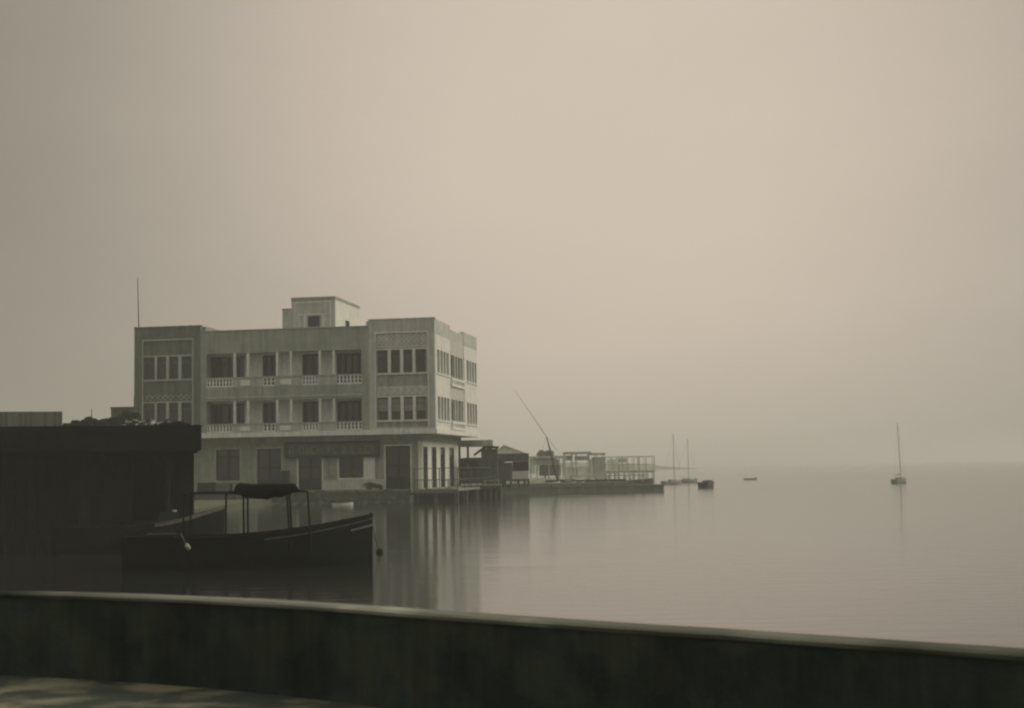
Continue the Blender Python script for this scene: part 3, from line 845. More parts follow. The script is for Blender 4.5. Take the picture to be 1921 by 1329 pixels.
# flat roofed bathing pavilions further off
def pavilion(label, x0, x1, yr0, yr1, Y, posts, walls, zdeck=1.3):
    g = thing('bathing_pavilion', label, 'pavilion', (0, 0, 0), 0, 'open pavilions along the far jetty')
    world_box(MB(), x0, x1, yr0, yr1, Y, 6).build('roof', M['shade_far'], g)
    a, b = px_x(x0, Y), px_x(x1, Y)
    MB().box(a, b, Y - .3, Y + 6.5, zdeck - .25, zdeck).build('deck', M['pale_far'], g)
    for px in posts:
        x = px_x(px, Y)
        MB().box(x - .07, x + .07, Y + .1, Y + .3, -.8, pz(px, yr1, Y) - .01).build('post', M['shade_far'], g)
        MB().box(x - .06, x + .06, Y + 5.5, Y + 5.62, -.8, pz(px, yr1, Y) - .01).build('post', M['shade_far'], g)
    for (wx0, wx1, wy0, wy1, m) in walls:
        world_box(MB(), wx0, wx1, wy0, wy1, Y + .6, 3).build('wall', M[m], g)
    return g
pavilion('low flat roofed pavilion just right of the kiosk behind the leaning mast', 993, 1060, 856, 860, 215, (996, 1008, 1030, 1050, 1058), ((1003, 1028, 862, 872, 'shade_far'), (1012, 1052, 872, 893, 'far_building'), (993, 1003, 862, 890, 'pale_far'), (1030, 1048, 862, 873, 'shade_far')))
pavilion('taller open pavilion with a thin dark roof in the middle of the far jetty', 1058, 1109, 848, 852, 228, (1060, 1074, 1082, 1106), ((1062, 1074, 855, 864, 'shade_far'), (1080, 1106, 856, 864, 'shade_far'), (1062, 1108, 876, 898, 'pale_far')))
pavilion('boxy closed pavilion right of the taller open one on the far jetty', 1104, 1136, 850, 854, 240, (1106, 1120, 1134), ((1112, 1135, 858, 898, 'shade_far'), (1106, 1112, 862, 898, 'pale_far')))

# far bathing pier: frames of thin uprights
Yp = 262
bp_ = thing('bathing_pier', 'pale skeleton pier with thin uprights and top rails fading at its outer end', 'pier', (0, 0, 0))
xa, xb = px_x(1096, Yp), px_x(1229, Yp)
MB().box(xa, xb, Yp, Yp + 4, pz(1160, 888, Yp), pz(1160, 883.5, Yp)).build('deck', M['shade_far'], bp_)
for i, px in enumerate((1136, 1148, 1160, 1168, 1178, 1190, 1199, 1212, 1228)):
    x = px_x(px, Yp); w = .14 if px == 1199 else .06
    MB().box(x - w, x + w, Yp + .1, Yp + .3, pz(px, 883, Yp), pz(px, 858, Yp)).build('upright', M['shade_far'], bp_)
    MB().box(x - .045, x + .045, Yp + 3.6, Yp + 3.8, pz(px, 883, Yp), pz(px, 858, Yp)).build('upright', M['shade_far'], bp_)
for px in range(1100, 1229, 9):
    x = px_x(px, Yp) + random.uniform(-.2, .2)
    MB().box(x - .09, x + .09, Yp + .1, Yp + .28, -.8, pz(px, 888, Yp)).build('pile', M['shade_far'], bp_)
    MB().box(x - .08, x + .08, Yp + 3.3, Yp + 3.46, -.8, pz(px, 888, Yp)).build('pile', M['shade_far'], bp_)
MB().box(px_x(1136, Yp), px_x(1229, Yp), Yp + .08, Yp + .32, pz(1180, 858, Yp), pz(1180, 856.5, Yp)).build('top_rail', M['shade_far'], bp_)
MB().box(px_x(1136, Yp), px_x(1229, Yp), Yp + 3.58, Yp + 3.82, pz(1180, 858, Yp), pz(1180, 856.5, Yp)).build('top_rail', M['shade_far'], bp_)
MB().box(px_x(1136, Yp), px_x(1229, Yp), Yp + .14, Yp + .26, pz(1180, 872, Yp), pz(1180, 871, Yp)).build('hand_rail', M['shade_far'], bp_)
for a, b, y0, y1, m in ((1140, 1158, 862, 883, 'pale_far'), (1161, 1176, 860, 868, 'shade_far'), (1162, 1188, 870, 883, 'pale_far')):
    world_box(MB(), a, b, y0, y1, Yp + 1.5, 2).build('cabin', M[m], bp_)

# domed tree behind the pavilions
def tree(name, label, loc, h, r, m, size, n, tr_=.25, flat=.8, group=None):
    t = thing(name, label, 'tree', loc, 0, group)
    tk = MB(); top = h - r * flat
    tk.tube((0, 0, 0), (0.1, 0, top), tr_, tr_ * .6, 8)
    cl = []
    for i in range(9):
        a = random.uniform(0, 2 * PI); rr_ = r * random.uniform(.25, .75)
        c = (rr_ * math.cos(a), rr_ * math.sin(a), top + random.uniform(-.25, .55) * r * flat)
        tk.tube((0.08, 0, top * random.uniform(.6, .95)), c, tr_ * .35, tr_ * .1, 6)
        cl.append((*c, r * random.uniform(.35, .5), r * random.uniform(.35, .5), r * flat * random.uniform(.32, .48)))
    tk.build('trunk', M['bark'], t)
    leaves(cl, size, n).build('crown', m, t)
    return t
random.seed(31)
rp = P(1022, 880, 250)
tree('round_tree', 'round topped tree rising faintly behind the low flat roofed pavilion', (rp.x, 250, 0.6), pz(1022, 843, 250) - .6, 1.9, M['leaf2'], .22, 260, .2, .8)
isl = MB().box(px_x(990, 246), px_x(1060, 246), 244, 262, -1.2, .6).build('headland', M['land'])
structure(isl)

# long low jetty
J0, J1 = P(966, 930, 159.5), P(1246, 922, 165.5)
jd = Vector((J1.x - px_x(940, 159), 165.5 - 158.5, 0)); jl = jd.length; ja = math.atan2(jd.y, jd.x)
jt = thing('long_jetty', 'long low dark concrete jetty running out to the right over calm water', 'jetty', (px_x(940, 159), 158.5, 0), ja)
MB().box(0, jl, 0, 3.0, -.9, .70).build('body', M['concrete'], jt, bevel=.04)
MB().box(-.02, jl + .02, -.06, 3.06, .703, .80).build('kerb', M['concrete'], jt)
MB().box(jl * .07, jl * .84, 1.0, 3.9, .803, 1.16).build('raised_walkway', M['concrete'], jt)
for i in range(5):
    x = jl * (.12 + .19 * i); MB().tube((x, .4, .8), (x, .4, 1.15), .12, .1, 8).build('bollard', M['metal'], jt)

# ---------------------------------------------------------------- boats
def hull(mb_list, L, Bm, fb_mid, fb_bow, fb_st, draft, full=.55, trans=.6, n=22, t=.05):
    """returns (outer, inner, sheer) meshes; bow at +x, waterline z=0"""
    outer, inner = MB(), MB()
    rings, rin, sheer = [], [], []
    K = 7
    for i in range(n + 1):
        s = i / n                                   # 0 stern .. 1 bow
        x = -L / 2 + L * s
        if s < .45: w = trans + (1 - trans) * math.sin(s / .45 * PI / 2)
        else: w = math.cos((s - .45) / .55 * PI / 2) ** .75
        hb = max(.015, Bm / 2 * w)
        zs = fb_mid + (fb_bow - fb_mid) * max(0, (s - .35) / .65) ** 2 + (fb_st - fb_mid) * max(0, (.35 - s) / .35) ** 2
        dr = draft * (1 - .15 * s) * (1 if s < .9 else 1 - .5 * (s - .9) / .1)
        ring, ri = [], []
        for k in range(-K, K + 1):
            a = k / K
            f = abs(a)
            yy = hb * (math.sin(f * PI / 2) ** .62) * (1 if a > 0 else -1)
            zz = -dr + (zs + dr) * (1 - math.cos(f * PI / 2)) ** 1.1
            xo = (x + (.05 * L * max(0, s - .9) / .1) * (f - .5) * .3)
            ring.append((xo, yy, zz))
            ri.append((xo - (.0 if s < 1 else t), yy * max(0, (hb - t)) / hb, zz + t * (1 - f) + (.0)))
        rings.append(ring); rin.append(ri); sheer.append((rings[-1][0], rings[-1][-1]))
    def skin(mb, rs, flip):
        vs = [p for r in rs for p in r]; w = 2 * K + 1; fs = []
        for i in range(len(rs) - 1):
            for j in range(w - 1):
                qd = (i * w + j, (i + 1) * w + j, (i + 1) * w + j + 1, i * w + j + 1)
                fs.append(qd if not flip else qd[::-1])
        fs.append(tuple(range(w)) if not flip else tuple(reversed(range(w))))
        mb.add(vs, fs)
    skin(outer, rings, False); skin(inner, rin, True)
    w = 2 * K + 1
    # sheer cap joins the two skins
    cap = MB()
    for side_ in (0, w - 1):
        for i in range(n):
            a, b, c, d = rings[i][side_], rings[i + 1][side_], rin[i + 1][side_], rin[i][side_]
            up_ = .03
            cap.add([a, b, c, d, (a[0], a[1] * 1.03, a[2] + up_), (b[0], b[1] * 1.03, b[2] + up_), (c[0], c[1], c[2] + up_), (d[0], d[1], d[2] + up_)],
                    [(4, 5, 6, 7), (0, 1, 5, 4), (3, 7, 6, 2)])
    return outer, inner, cap, rings

def rowboat(name, label, loc, rz, L, Bm, fb, bow, m_out, m_cap, m_in='hull_inner', cat='boat', group=None, draft=.2, trans=.6):
    t = thing(name, label, cat, loc, rz, group)
    o, i_, c, rg = hull(None, L, Bm, fb, bow, fb * 1.1, draft, trans=trans)
    o.build('hull', M[m_out], t, smooth=True); i_.build('hull_lining', M[m_in], t, smooth=True); c.build('gunwale', M[m_cap], t)
    for s in (-.22, .05, .28):
        x = L * s; hw = Bm / 2 * .82 if s < .2 else Bm / 2 * .6
        MB().box(x - .12, x + .12, -hw, hw, fb * .55, fb * .55 + .04).build('thwart', M['grey_wood'], t)
    return t

# the dark launch in the foreground
bowp = wat(697, 1056); head = math.radians(11)
LL = 7.8
ctr = bowp - Vector((math.cos(head), math.sin(head), 0)) * LL / 2
la = thing('launch', 'dark open launch with a black hull and a canopy frame moored in the foreground', 'boat', ctr, head)
o, i_, c, rg = hull(None, LL, 2.4, .96, 1.56, 1.05, .4, trans=.55, n=34)
o.build('hull', M['hull_black'], la, smooth=True)
i_.build('hull_lining', M['hull_inner'], la, smooth=True)
c.build('gunwale', M['hull_black'], la)
rl = MB()                                              # pale rubbing strake under the gunwale toward the bow
for sgn_, side_ in ((-1, 0), (1, 14)):
    for i in range(19, 34):
        a, b = rg[i][side_], rg[i + 1][side_]
        for z0, z1 in ((.10, .15),):
            rl.add([(a[0], a[1] + sgn_ * .015, a[2] - z1), (b[0], b[1] + sgn_ * .015, b[2] - z1), (b[0], b[1] + sgn_ * .03, b[2] - z0), (a[0], a[1] + sgn_ * .03, a[2] - z0)], [(0, 1, 2, 3), (3, 2, 1, 0)])
rl.build('rubbing_strake', M['rub_rail'], la)
rl = MB()
for sgn_, side_ in ((-1, 0), (1, 14)):
    for i in range(31, 34):
        a, b = rg[i][side_], rg[i + 1][side_]
        rl.add([(a[0], a[1] * .9 + sgn_ * .035, a[2] - .36), (b[0], b[1] * .9 + sgn_ * .035, b[2] - .36), (b[0], b[1] * .93 + sgn_ * .04, b[2] - .30), (a[0], a[1] * .93 + sgn_ * .04, a[2] - .30)], [(0, 1, 2, 3), (3, 2, 1, 0)])
rl.build('lower_strake', M['rub_rail'], la)
MB().tube((LL / 2 + .01, 0, -.3), (LL / 2 + .0, 0, 1.61), .035, .045, 8).build('stem_post', M['hull_black'], la)
for x in (-2.0, -.9, .4, 1.7):
    MB().box(x - .14, x + .14, -1.0 + max(0, x) * .12, 1.0 - max(0, x) * .12, .6, .65).build('thwart', M['dark_wood'], la)
def lx(px): return (at(px, 960, 45.4).x - ctr.x) / math.cos(head) - .17
zt = 2.36
for px, tp in ((349, 349), (424, 425), (457, 456), (541, 535), (579, 573)):
    for sy in ((-1, 1) if px in (349, 457, 541) else (-1,)):
        yb = sy * (1.12 if px < 500 else 1.02)
        MB().tube((lx(px) + (.15 if sy > 0 else 0), yb, .55), (lx(tp) + (.15 if sy > 0 else 0), yb * .92, zt), .035, .03, 7).build('canopy_post', M['dark_wood'], la)
fr = MB()
for sy in (-1, 1):
    fr.tube((lx(345), sy * 1.03, zt), (lx(573), sy * 1.0, zt + .0), .03, .03, 6)
for px in (349, 425, 456, 500, 535, 571):
    fr.tube((lx(px), -1.03, zt), (lx(px), 1.03, zt), .025, .025, 6)
fr.build('canopy_frame', M['dark_wood'], la)
aw = MB(); x0, x1 = lx(439), lx(558); nx, ny = 22, 12
def awz(fx, fy):
    edge = min(fx, 1 - fx) * 8
    return zt + .04 + .22 * min(1, edge * 1.6) ** .4 * (1 - .2 * abs(2 * fy - 1) ** 4) + .03 * noise.noise(Vector((fx * 7, fy * 3, 1.2))) + (.05 if fx < .25 else 0) * (1 - fx / .25)
top, bot = [], []
for i in range(nx + 1):
    for j in range(ny + 1):
        fx, fy = i / nx, j / ny
        x, y = x0 + (x1 - x0) * fx, -1.12 + 2.24 * fy
        top.append((x, y, awz(fx, fy)))
        sag = .24 * math.sin(min(1, fx * 1.1) * PI) ** .7 * (1 if fx > .1 else .6)
        bot.append((x, y, zt - .03 - sag * (.75 + .25 * noise.noise(Vector((fx * 9, fy * 2, 5)))) * (.55 + .45 * abs(2 * fy - 1))))
W = ny + 1; fs = []
for i in range(nx):
    for j in range(ny):
        a = i * W + j
        fs.append((a, a + W, a + W + 1, a + 1))
nn = len(top)
fs2 = [tuple(nn + v for v in reversed(f)) for f in fs]
edge = []
for i in range(nx):
    edge.append((i * W, nn + i * W, nn + (i + 1) * W, (i + 1) * W))
    a = i * W + ny; edge.append((a, a + W, nn + a + W, nn + a))
for j in range(ny):
    edge.append((j, j + 1, nn + j + 1, nn + j)); a = nx * W + j; edge.append((a, nn + a, nn + a + 1, a + 1))
aw.add(top + bot, fs + fs2 + edge)
aw.build('awning', M['canvas'], la, smooth=True)
MB().box(-3.2, -2.3, -.75, .75, .6, 1.1).build('engine_box', M['dark_wood'], la)
MB().tube((-LL / 2 + .1, 0, 1.0), (-LL / 2 + .8, .1, 1.4), .03, .03, 6).build('tiller', M['dark_wood'], la)

fl = MB()                                               # mooring float and line
fpnt = wat(712, 1038)
for a, b, r0, r1 in ((-.14, -.06, .03, .12), (-.06, .05, .12, .13), (.05, .13, .13, .06)):
    fl.tube((0, 0, a + .03), (0, 0, b + .03), r0, r1, 12)
f_ = fl.build('mooring_float', M['hull_black'], None, smooth=True); f_.location = fpnt
tag(f_, 'small dark round mooring float in the water off the launch bow', 'float')
pts = []
pb = bowp + Vector((0.02, 0, 1.4)); pe = fpnt + Vector((0, 0, .14))
for i in range(13):
    s = i / 12; p = pb.lerp(pe, s); p.z -= .28 * math.sin(s * PI) * (1 - s * .3); pts.append(p)
r_ = MB().path(pts, .014, 5).build('mooring_rope', M['rope'])
tag(r_, 'thin dark rope sagging from the launch bow down to the float', 'rope')

fd = MB()
for a, b, r0, r1 in ((-.11, -.07, .03, .07), (-.07, .06, .07, .07), (.06, .11, .07, .025)):
    fd.tube((0, 0, a), (0, 0, b), r0, r1, 10)
fd.tube((0, 0, .1), (0, .05, .45), .008, .008, 5)
fe = fd.build('boat_fender', M['hull_grey'], None, smooth=True)
fe.location = at(352, 1026, 43.4); fe.rotation_euler = (0, math.radians(-28), 0)
tag(fe, 'small pale fender hanging at the stern quarter of the dark launch', 'fender')

# second, larger boat behind it beside the boathouse
bw2 = at(414, 990, 57); h2 = math.radians(16); L2 = 6.4
c2 = Vector((bw2.x, 57.6, 0)) - Vector((math.cos(h2), math.sin(h2), 0)) * L2 / 2
b2_ = thing('moored_boat', 'dark boat with a pale curved gunwale moored beside the boathouse behind the launch', 'boat', c2, h2)
o, i_, c, rg2 = hull(None, L2, 2.2, .95, 1.68, 1.0, .4, n=26)
o.build('hull', M['hull_black'], b2_, smooth=True); i_.build('hull_lining', M['hull_inner'], b2_, smooth=True); c.build('gunwale', M['hull_black'], b2_)
br_ = MB()
for i in range(15, 26):
    a, b = rg2[i][0], rg2[i + 1][0]
    br_.add([(a[0], a[1] - .02, a[2] - .10), (b[0], b[1] - .02, b[2] - .10), (b[0], b[1] - .02, b[2] + .05), (a[0], a[1] - .02, a[2] + .05), (a[0], a[1] + .05, a[2] + .05), (b[0], b[1] + .05, b[2] + .05)], [(0, 1, 2, 3), (3, 2, 5, 4)])
br_.build('bow_rail', M['grey_wood'], b2_)
for x in (-1.6, -.2, 1.1): MB().box(x - .14, x + .14, -.9, .9, .6, .65).build('thwart', M['dark_wood'], b2_)
tarp = MB()
tarp.add([(.6, -.75, 1.1), (1.5, -.62, 1.18), (1.5, .62, 1.18), (.6, .75, 1.1), (.75, 0, 1.5), (1.45, 0, 1.48)], [(0, 1, 5, 4), (3, 4, 5, 2), (0, 4, 3), (1, 2, 5)])
tarp.build('tarpaulin', M['canvas'], b2_)

pp = at(327, 980, 58.5)
mp_ = MB().tube((0, 0, -1), (0, 0, 1.52), .105, .095, 10).build('mooring_post', M['pale_wood'])
mp_.location = (pp.x, pp.y, 0)
tag(mp_, 'pale upright mooring post in the dark water beside the boathouse', 'mooring post')

dg = rowboat('dinghy', 'small white dinghy afloat at the foot of the rubble quay wall', wat(643, 949.5), math.radians(8), 1.75, .7, .17, .3, 'hull_white', 'hull_white', 'hull_white', draft=.12)

# boats far out
def sailboat(label, px, py, L, rz, mast, lean, mh, boom=True):
    mm_ = M['mast_pale']
    p = wat(px, py)
    t = thing('sailboat', label, 'sailboat', p, rz, 'sailing boats at anchor in the mist')
    o, i_, c, rg_ = hull(None, L, L * .36, L * .11, L * .17, L * .12, L * .06)
    o.build('hull', M[mh], t, smooth=True)
    dk = MB(); vs = []; n = len(rg_)
    for r in rg_: vs += [(r[0][0], r[0][1] * .97, r[0][2] - .03), (r[-1][0], r[-1][1] * .97, r[-1][2] - .03)]
    dk.add(vs, [(2 * i, 2 * i + 2, 2 * i + 3, 2 * i + 1) for i in range(n - 1)])
    dk.build('deck', M['hull_grey'], t)
    MB().box(-L * .12, L * .16, -L * .1, L * .1, L * .08, L * .17).build('cabin', M['hull_grey'], t, bevel=.04)
    mx = L * .12
    tip = (mx + lean[0], lean[1], mast)
    MB().tube((mx, 0, L * .08), tip, .065, .035, 7).build('mast', mm_, t)
    if boom: MB().tube((mx, 0, L * .26), (-L * .4, 0, L * .24), .04, .03, 6).build('boom', M['mid_wood'], t)
    if boom: MB().tube((mx - .1, 0, L * .285), (-L * .38, 0, L * .265), .09, .05, 7).build('furled_sail', M['shade_far'], t)
    st_ = MB(); st_.tube(tip, (L * .49, 0, L * .17), .010, .010, 4); st_.tube(tip, (-L * .48, 0, L * .12), .010, .010, 4)
    st_.build('stays', mm_, t)
    return t
# masts lean with the boats' slight heel
sailboat('lone dark sailboat with a tall bare mast at anchor on the far right', 1688, 906, 4.4, math.radians(55), 8.3, (-.12, .18), 'hull_grey')
sailboat('left one of the two pale sailboats close together beyond the jetty end', 1261, 908.5, 4.2, math.radians(40), 7.9, (0, 0), 'hull_grey', False)
sailboat('right one of the two pale sailboats close together beyond the jetty end', 1287, 906, 4.2, math.radians(20), 7.3, (0, 0), 'hull_grey', False)
p = wat(1327, 914.5)
cb = thing('cabin_boat', 'short dark cabin boat moored stern on right of the two pale sailboats', 'boat', p, math.radians(62))
o, i_, c, rg_ = hull(None, 3.4, 1.7, .62, .85, .7, .3, trans=.85)
o.build('hull', M['mid_wood'], cb, smooth=True); c.build('gunwale', M['hull_grey'], cb); i_.build('hull_lining', M['hull_inner'], cb, smooth=True)
MB().box(-.5, .9, -.5, .5, .3, .92).build('cabin', M['mid_wood'], cb, bevel=.06)
rowboat('rowboat', 'low pale rowboat lying far out between the cabin boat and the lone sailboat', wat(1408, 900.5), 0.05, 2.4, .9, .25, .4, 'hull_grey', 'hull_grey')

# boats lying along the long jetty, one with the leaning mast
def jet(px, py, Y): q_ = at(px, py, Y); return Vector((q_.x, Y, 0))
lm = thing('yacht', 'grounded yacht with a long thin leaning mast lying behind the long jetty', 'yacht', jet(1046, 905, 174), math.radians(6))
o, i_, c, rg_ = hull(None, 6.6, 2.0, .85, 1.25, .95, .3)
o.build('hull', M['hull_grey'], lm, smooth=True); c.build('gunwale', M['mid_wood'], lm); i_.build('hull_lining', M['hull_inner'], lm, smooth=True)
MB().box(-1.4, .9, -.55, .55, .7, 1.45).build('cabin', M['mid_wood'], lm, bevel=.06)
tipw = at(1025, 819, 174) - lm.location
base = at(1047, 902, 174) - lm.location
rot = Matrix.Rotation(-math.radians(6), 3, 'Z')
tipl, bl = rot @ tipw, rot @ base
MB().tube(bl, bl.lerp(tipl, .5), .19, .14, 8).tube(bl.lerp(tipl, .5), tipl, .14, .05, 8).build('mast', M['mid_wood'], lm)
MB().tube(tipl, rot @ (at(966, 733, 174) - lm.location), .045, .018, 6).build('scratch_spar', M['mast_pale'], lm)  # spar added along a scratch line, not a known part of the yacht
rg3 = MB()
for dx, dz in ((1.15, -1.7), (3.0, None), (-2.9, None)):
    e_ = (tipl + Vector((dx, 0, dz))) if dz else Vector((dx, 0, 1.05))
    if dz: rg3.tube(tipl, e_, .016, .012, 4)
    else: rg3.tube(tipl, e_, .014, .014, 4)
rg3.build('rigging', M['mid_wood'], lm)
sp_ = at(1042, 898, 173.6) - lm.location; sp_ = rot @ sp_
rowboat('rowboat', 'white rowboat drawn up left of the leaning mast on the long jetty', jet(1035, 908, 170) + Vector((0, 0, .85)), 0.08, 2.0, .9, .3, .45, 'hull_white', 'hull_white', 'hull_white', draft=.1, group='white rowboats by the leaning mast')
rowboat('rowboat', 'white rowboat drawn up right of the leaning mast on the long jetty', jet(1066, 908, 170.5) + Vector((0, 0, .8)), 0.0, 1.9, .9, .28, .4, 'hull_white', 'hull_white', 'hull_white', draft=.1, group='white rowboats by the leaning mast')
bg = thing('barge', 'long dark barge with a low pale roof lying behind the jetty end', 'barge', jet(1140, 905, 183), math.radians(2))
o, i_, c, rg_ = hull(None, 11.5, 2.6, 1.0, 1.35, 1.1, .3, trans=.8)
o.build('hull', M['mid_wood'], bg, smooth=True); c.build('gunwale', M['pale_wood'], bg); i_.build('hull_lining', M['hull_inner'], bg, smooth=True)
MB().box(-4.6, 2.2, -.9, .9, .9, 1.32).build('cabin', M['mid_wood'], bg)
MB().box(-4.9, 4.6, -1.05, 1.05, 1.72, 1.86).build('roof', M['shade_far'], bg)
for x in (-4.6, -2.3, 0, 2.3, 4.3):
    for sy in (-.95, .95): MB().tube((x, sy, .9), (x, sy, 1.72), .04, .04, 6).build('post', M['shade_far'], bg)
rowboat('fishing_boat', 'brown open boat lying on the shore between the kiosk and the leaning mast', jet(1008, 905, 176), 0.15, 5.6, 1.7, .9, 1.3, 'mid_wood', 'shade_far')

# ---------------------------------------------------------------- boathouse on the left
SY = 60.0
xr = at(378, 820, SY).x; xl = -34.0
sh = thing('boathouse', 'big dark flat roofed boathouse standing over the water on the left', 'boathouse', (0, 0, 0))
ZR1, ZR0 = at(378, 797, SY).z, at(378, 844, SY).z
rs = MB(); rs.box(xl, xr, SY + .08, SY + 13, ZR1 - .22, ZR1 - .02); rs.build('roof', M['shed_wall'], sh)
MB().box(xl, xr - .005, SY + .068, SY + .079, ZR0 + .002, ZR1 - .004).build('fascia_backing', M['shed_wall'], sh)
random.seed(13)
nb = 7
for i in range(nb):
    z0 = ZR0 + (ZR1 - ZR0) * i / nb
    MB().box(xl, xr, SY, SY + .05 + .015 * (i % 2), z0 + .006, z0 + (ZR1 - ZR0) / nb - .006).build('fascia_board', M['dark_wood'], sh)
MB().box(xr - .06, xr + .0, SY + .085, SY + 13, ZR0, ZR1 - .23).build('fascia_end', M['dark_wood'], sh)
MB().box(xl, xr - .15, SY + .5, SY + .62, ZR0 - .14, ZR0 - .01).build('pale_batten', M['shed_old'], sh)
xw = xr - .27
pw = .42
x = xw
i = 0
while x > xl:
    px = (x / SY) * FPX
    skip = False
    wpx = 960.5 + (x - pw / 2) / (SY + 1.2) * FPX
    if 268 < wpx < 326: skip = 'door'
    if 196 < wpx < 248: skip = 'win'
    m = M['shed_wall'] if random.random() > .2 else M['shed_old']
    zt_ = ZR0 - .02
    if not skip:
        MB().box(x - pw + .01, x - .01, SY + 1.2, SY + 1.26 + random.uniform(0, .02), -.25 + random.uniform(0, .1), zt_).build('plank', m, sh)
    elif skip == 'win':
        MB().box(x - pw + .01, x - .01, SY + 1.2, SY + 1.26, -.2, 2.1).build('plank', m, sh)
        MB().box(x - pw + .01, x - .01, SY + 1.2, SY + 1.26, 3.35, zt_).build('plank', m, sh)
    else:
        MB().box(x - pw + .01, x - .01, SY + 1.2, SY + 1.26, 3.5, zt_).build('plank', m, sh)
    x -= pw
wx0, wx1 = (196 - 960.5) / FPX * (SY + 1.2), (250 - 960.5) / FPX * (SY + 1.2)
wf = MB().holed(wx0, wx1, 2.1, 3.35, SY + 1.1, SY + 1.19, [(wx0 + .08, (wx0 + wx1) / 2 - .03, 2.18, 3.27), ((wx0 + wx1) / 2 + .03, wx1 - .08, 2.18, 3.27)]).build('window', M['shed_old'], sh)
MB().box(wx0 + .02, wx1 - .02, SY + 1.28, SY + 1.3, 2.12, 3.33).build('pane', M['dark_wood'], wf)
MB().box(xl, xw - .1, SY + 1.3, SY + 13, .5, .69).build('floor', M['dark_wood'], sh)
MB().box(xl, xw, SY + 12.5, SY + 12.6, .7, ZR1 - .23).build('rear_wall', M['shed_wall'], sh)
MB().box(xw - .08, xw, SY + 1.3, SY + 12.4, -.2, ZR0 + .2).build('side_wall', M['shed_wall'], sh)
x = xw - .2
while x > xl:
    MB().tube((x, SY + 1.3, -1), (x, SY + 1.3, .5), .14, .13, 8).build('pile', M['dark_wood'], sh)
    MB().tube((x, SY + 6.3, -1), (x, SY + 6.3, .5), .14, .13, 8).build('pile', M['dark_wood'], sh)
    x -= 1.9
MB().tube((at(327, 900, SY + .9).x, SY + .9, -1), (at(327, 900, SY + .9).x, SY + .9, ZR0 - .15), .09, .09, 8).build('front_post', M['shed_old'], sh)
MB().box(xl, xw - .4, SY + .7, SY + .88, .3, .62).build('wharf_beam', M['dark_wood'], sh)

SHR = math.radians(14)
for ch in bpy.data.objects:
    top_ = ch
    while top_.parent: top_ = top_.parent
    if top_ == sh and ch.type == 'MESH': ch.data.transform(Matrix.Translation((-xr, -SY, 0)))
sh.location = (xr, SY, 0); sh.rotation_euler[2] = SHR
SHX, SHY = Vector((math.cos(SHR), math.sin(SHR), 0)), Vector((-math.sin(SHR), math.cos(SHR), 0))
# lumber and pale rubbish on the boathouse roof
random.seed(17)
def on_roof(px, dep=1.5):
    v = ray(px, 800); o_ = Vector((xr, SY, 0)) + SHY * dep
    t_ = (o_ - Vector((0, 0, EYE))).dot(SHY) / v.dot(SHY); p_ = Vector((0, 0, EYE)) + v * t_
    return Vector((p_.x, p_.y, ZR1 - .018))
rb = thing('rubble_heap', 'heap of pale broken boards lying on the boathouse roof near its right end', 'rubble', on_roof(272))
for i in range(26):
    a = random.uniform(0, PI); l = random.uniform(.15, .5); c_ = Vector((random.gauss(0, .33), random.gauss(0, .25), random.uniform(.03, .3)))
    d = Vector((math.cos(a), math.sin(a), random.uniform(-.3, .3))) * l / 2
    pmb = MB(); s = Vector((0, 0, .025)); w_ = d.cross(Vector((0, 0, 1))).normalized() * .06
    pmb.add([c_ - d - w_ - s, c_ + d - w_ - s, c_ + d + w_ - s, c_ - d + w_ - s, c_ - d - w_ + s, c_ + d - w_ + s, c_ + d + w_ + s, c_ - d + w_ + s],
            [(0, 3, 2, 1), (4, 5, 6, 7), (0, 1, 5, 4), (1, 2, 6, 5), (2, 3, 7, 6), (3, 0, 4, 7)])
    pmb.build('broken_board', M['trim_dull' if i % 3 else 'grey_wood'], rb)
pl = MB()
for i in range(3):
    pl.box(-.75 + i * .45, .1 + i * .5, -.1 + i * .3, .1 + i * .3, 0, .07 + .02 * i)
o = pl.build('stacked_planks', M['grey_wood']); o.location = on_roof(205); o.rotation_euler[2] = SHR
tag(o, 'few flat planks lying along the boathouse roof left of the rubble heap', 'planks')
def heap(px, w, h, label):
    s = thing('scrub', label, 'shrub', on_roof(px) + Vector((0, .8, 0)))
    leaves([(random.uniform(-.5, .5) * w, random.uniform(-.2, .2), h * random.uniform(.2, .6), w * .3, .3, h * .4) for _ in range(5)], .07, 120).build('foliage', M['leaf'], s)
    MB().tube((0, 0, 0), (.1, 0, h * .6), .02, .01, 5).tube((0, 0, 0), (-.2, 0, h * .5), .02, .01, 5).build('stems', M['bark'], s)
heap(312, .9, .26, 'low dark weeds on the boathouse roof just right of the rubble heap')
heap(338, 1.1, .2, 'flat dark weeds on the boathouse roof near its right edge')

# trees and buildings behind the boathouse
random.seed(41)
def btree(label, px, ytop, Y, r, size=.12, n=380):
    b0 = at(px, 800, Y)
    tree('leafy_tree', label, (b0.x, Y, .5), at(px, ytop, Y).z - .5, r, M['leaf'], size, n, .16, .8, 'trees behind the boathouse')
btree('tallest dark bushy tree behind the boathouse beside the building corner', 238, 768, 112, 1.25, .13, 520)
btree('dark tree whose crown shows left of the tallest one behind the boathouse', 206, 783, 100, .95)
btree('dark low tree right of the thin pole behind the boathouse', 186, 783, 104, .8)
btree('dark rounded tree left of the thin pole behind the boathouse', 160, 782, 100, .75)
btree('leftmost low dark tree beside the slatted block behind the boathouse', 136, 787, 100, 1.0)
land2 = MB().box(-120, -21.5, 88, 128, -1.2, .6).build('shore_land', M['land']); structure(land2)

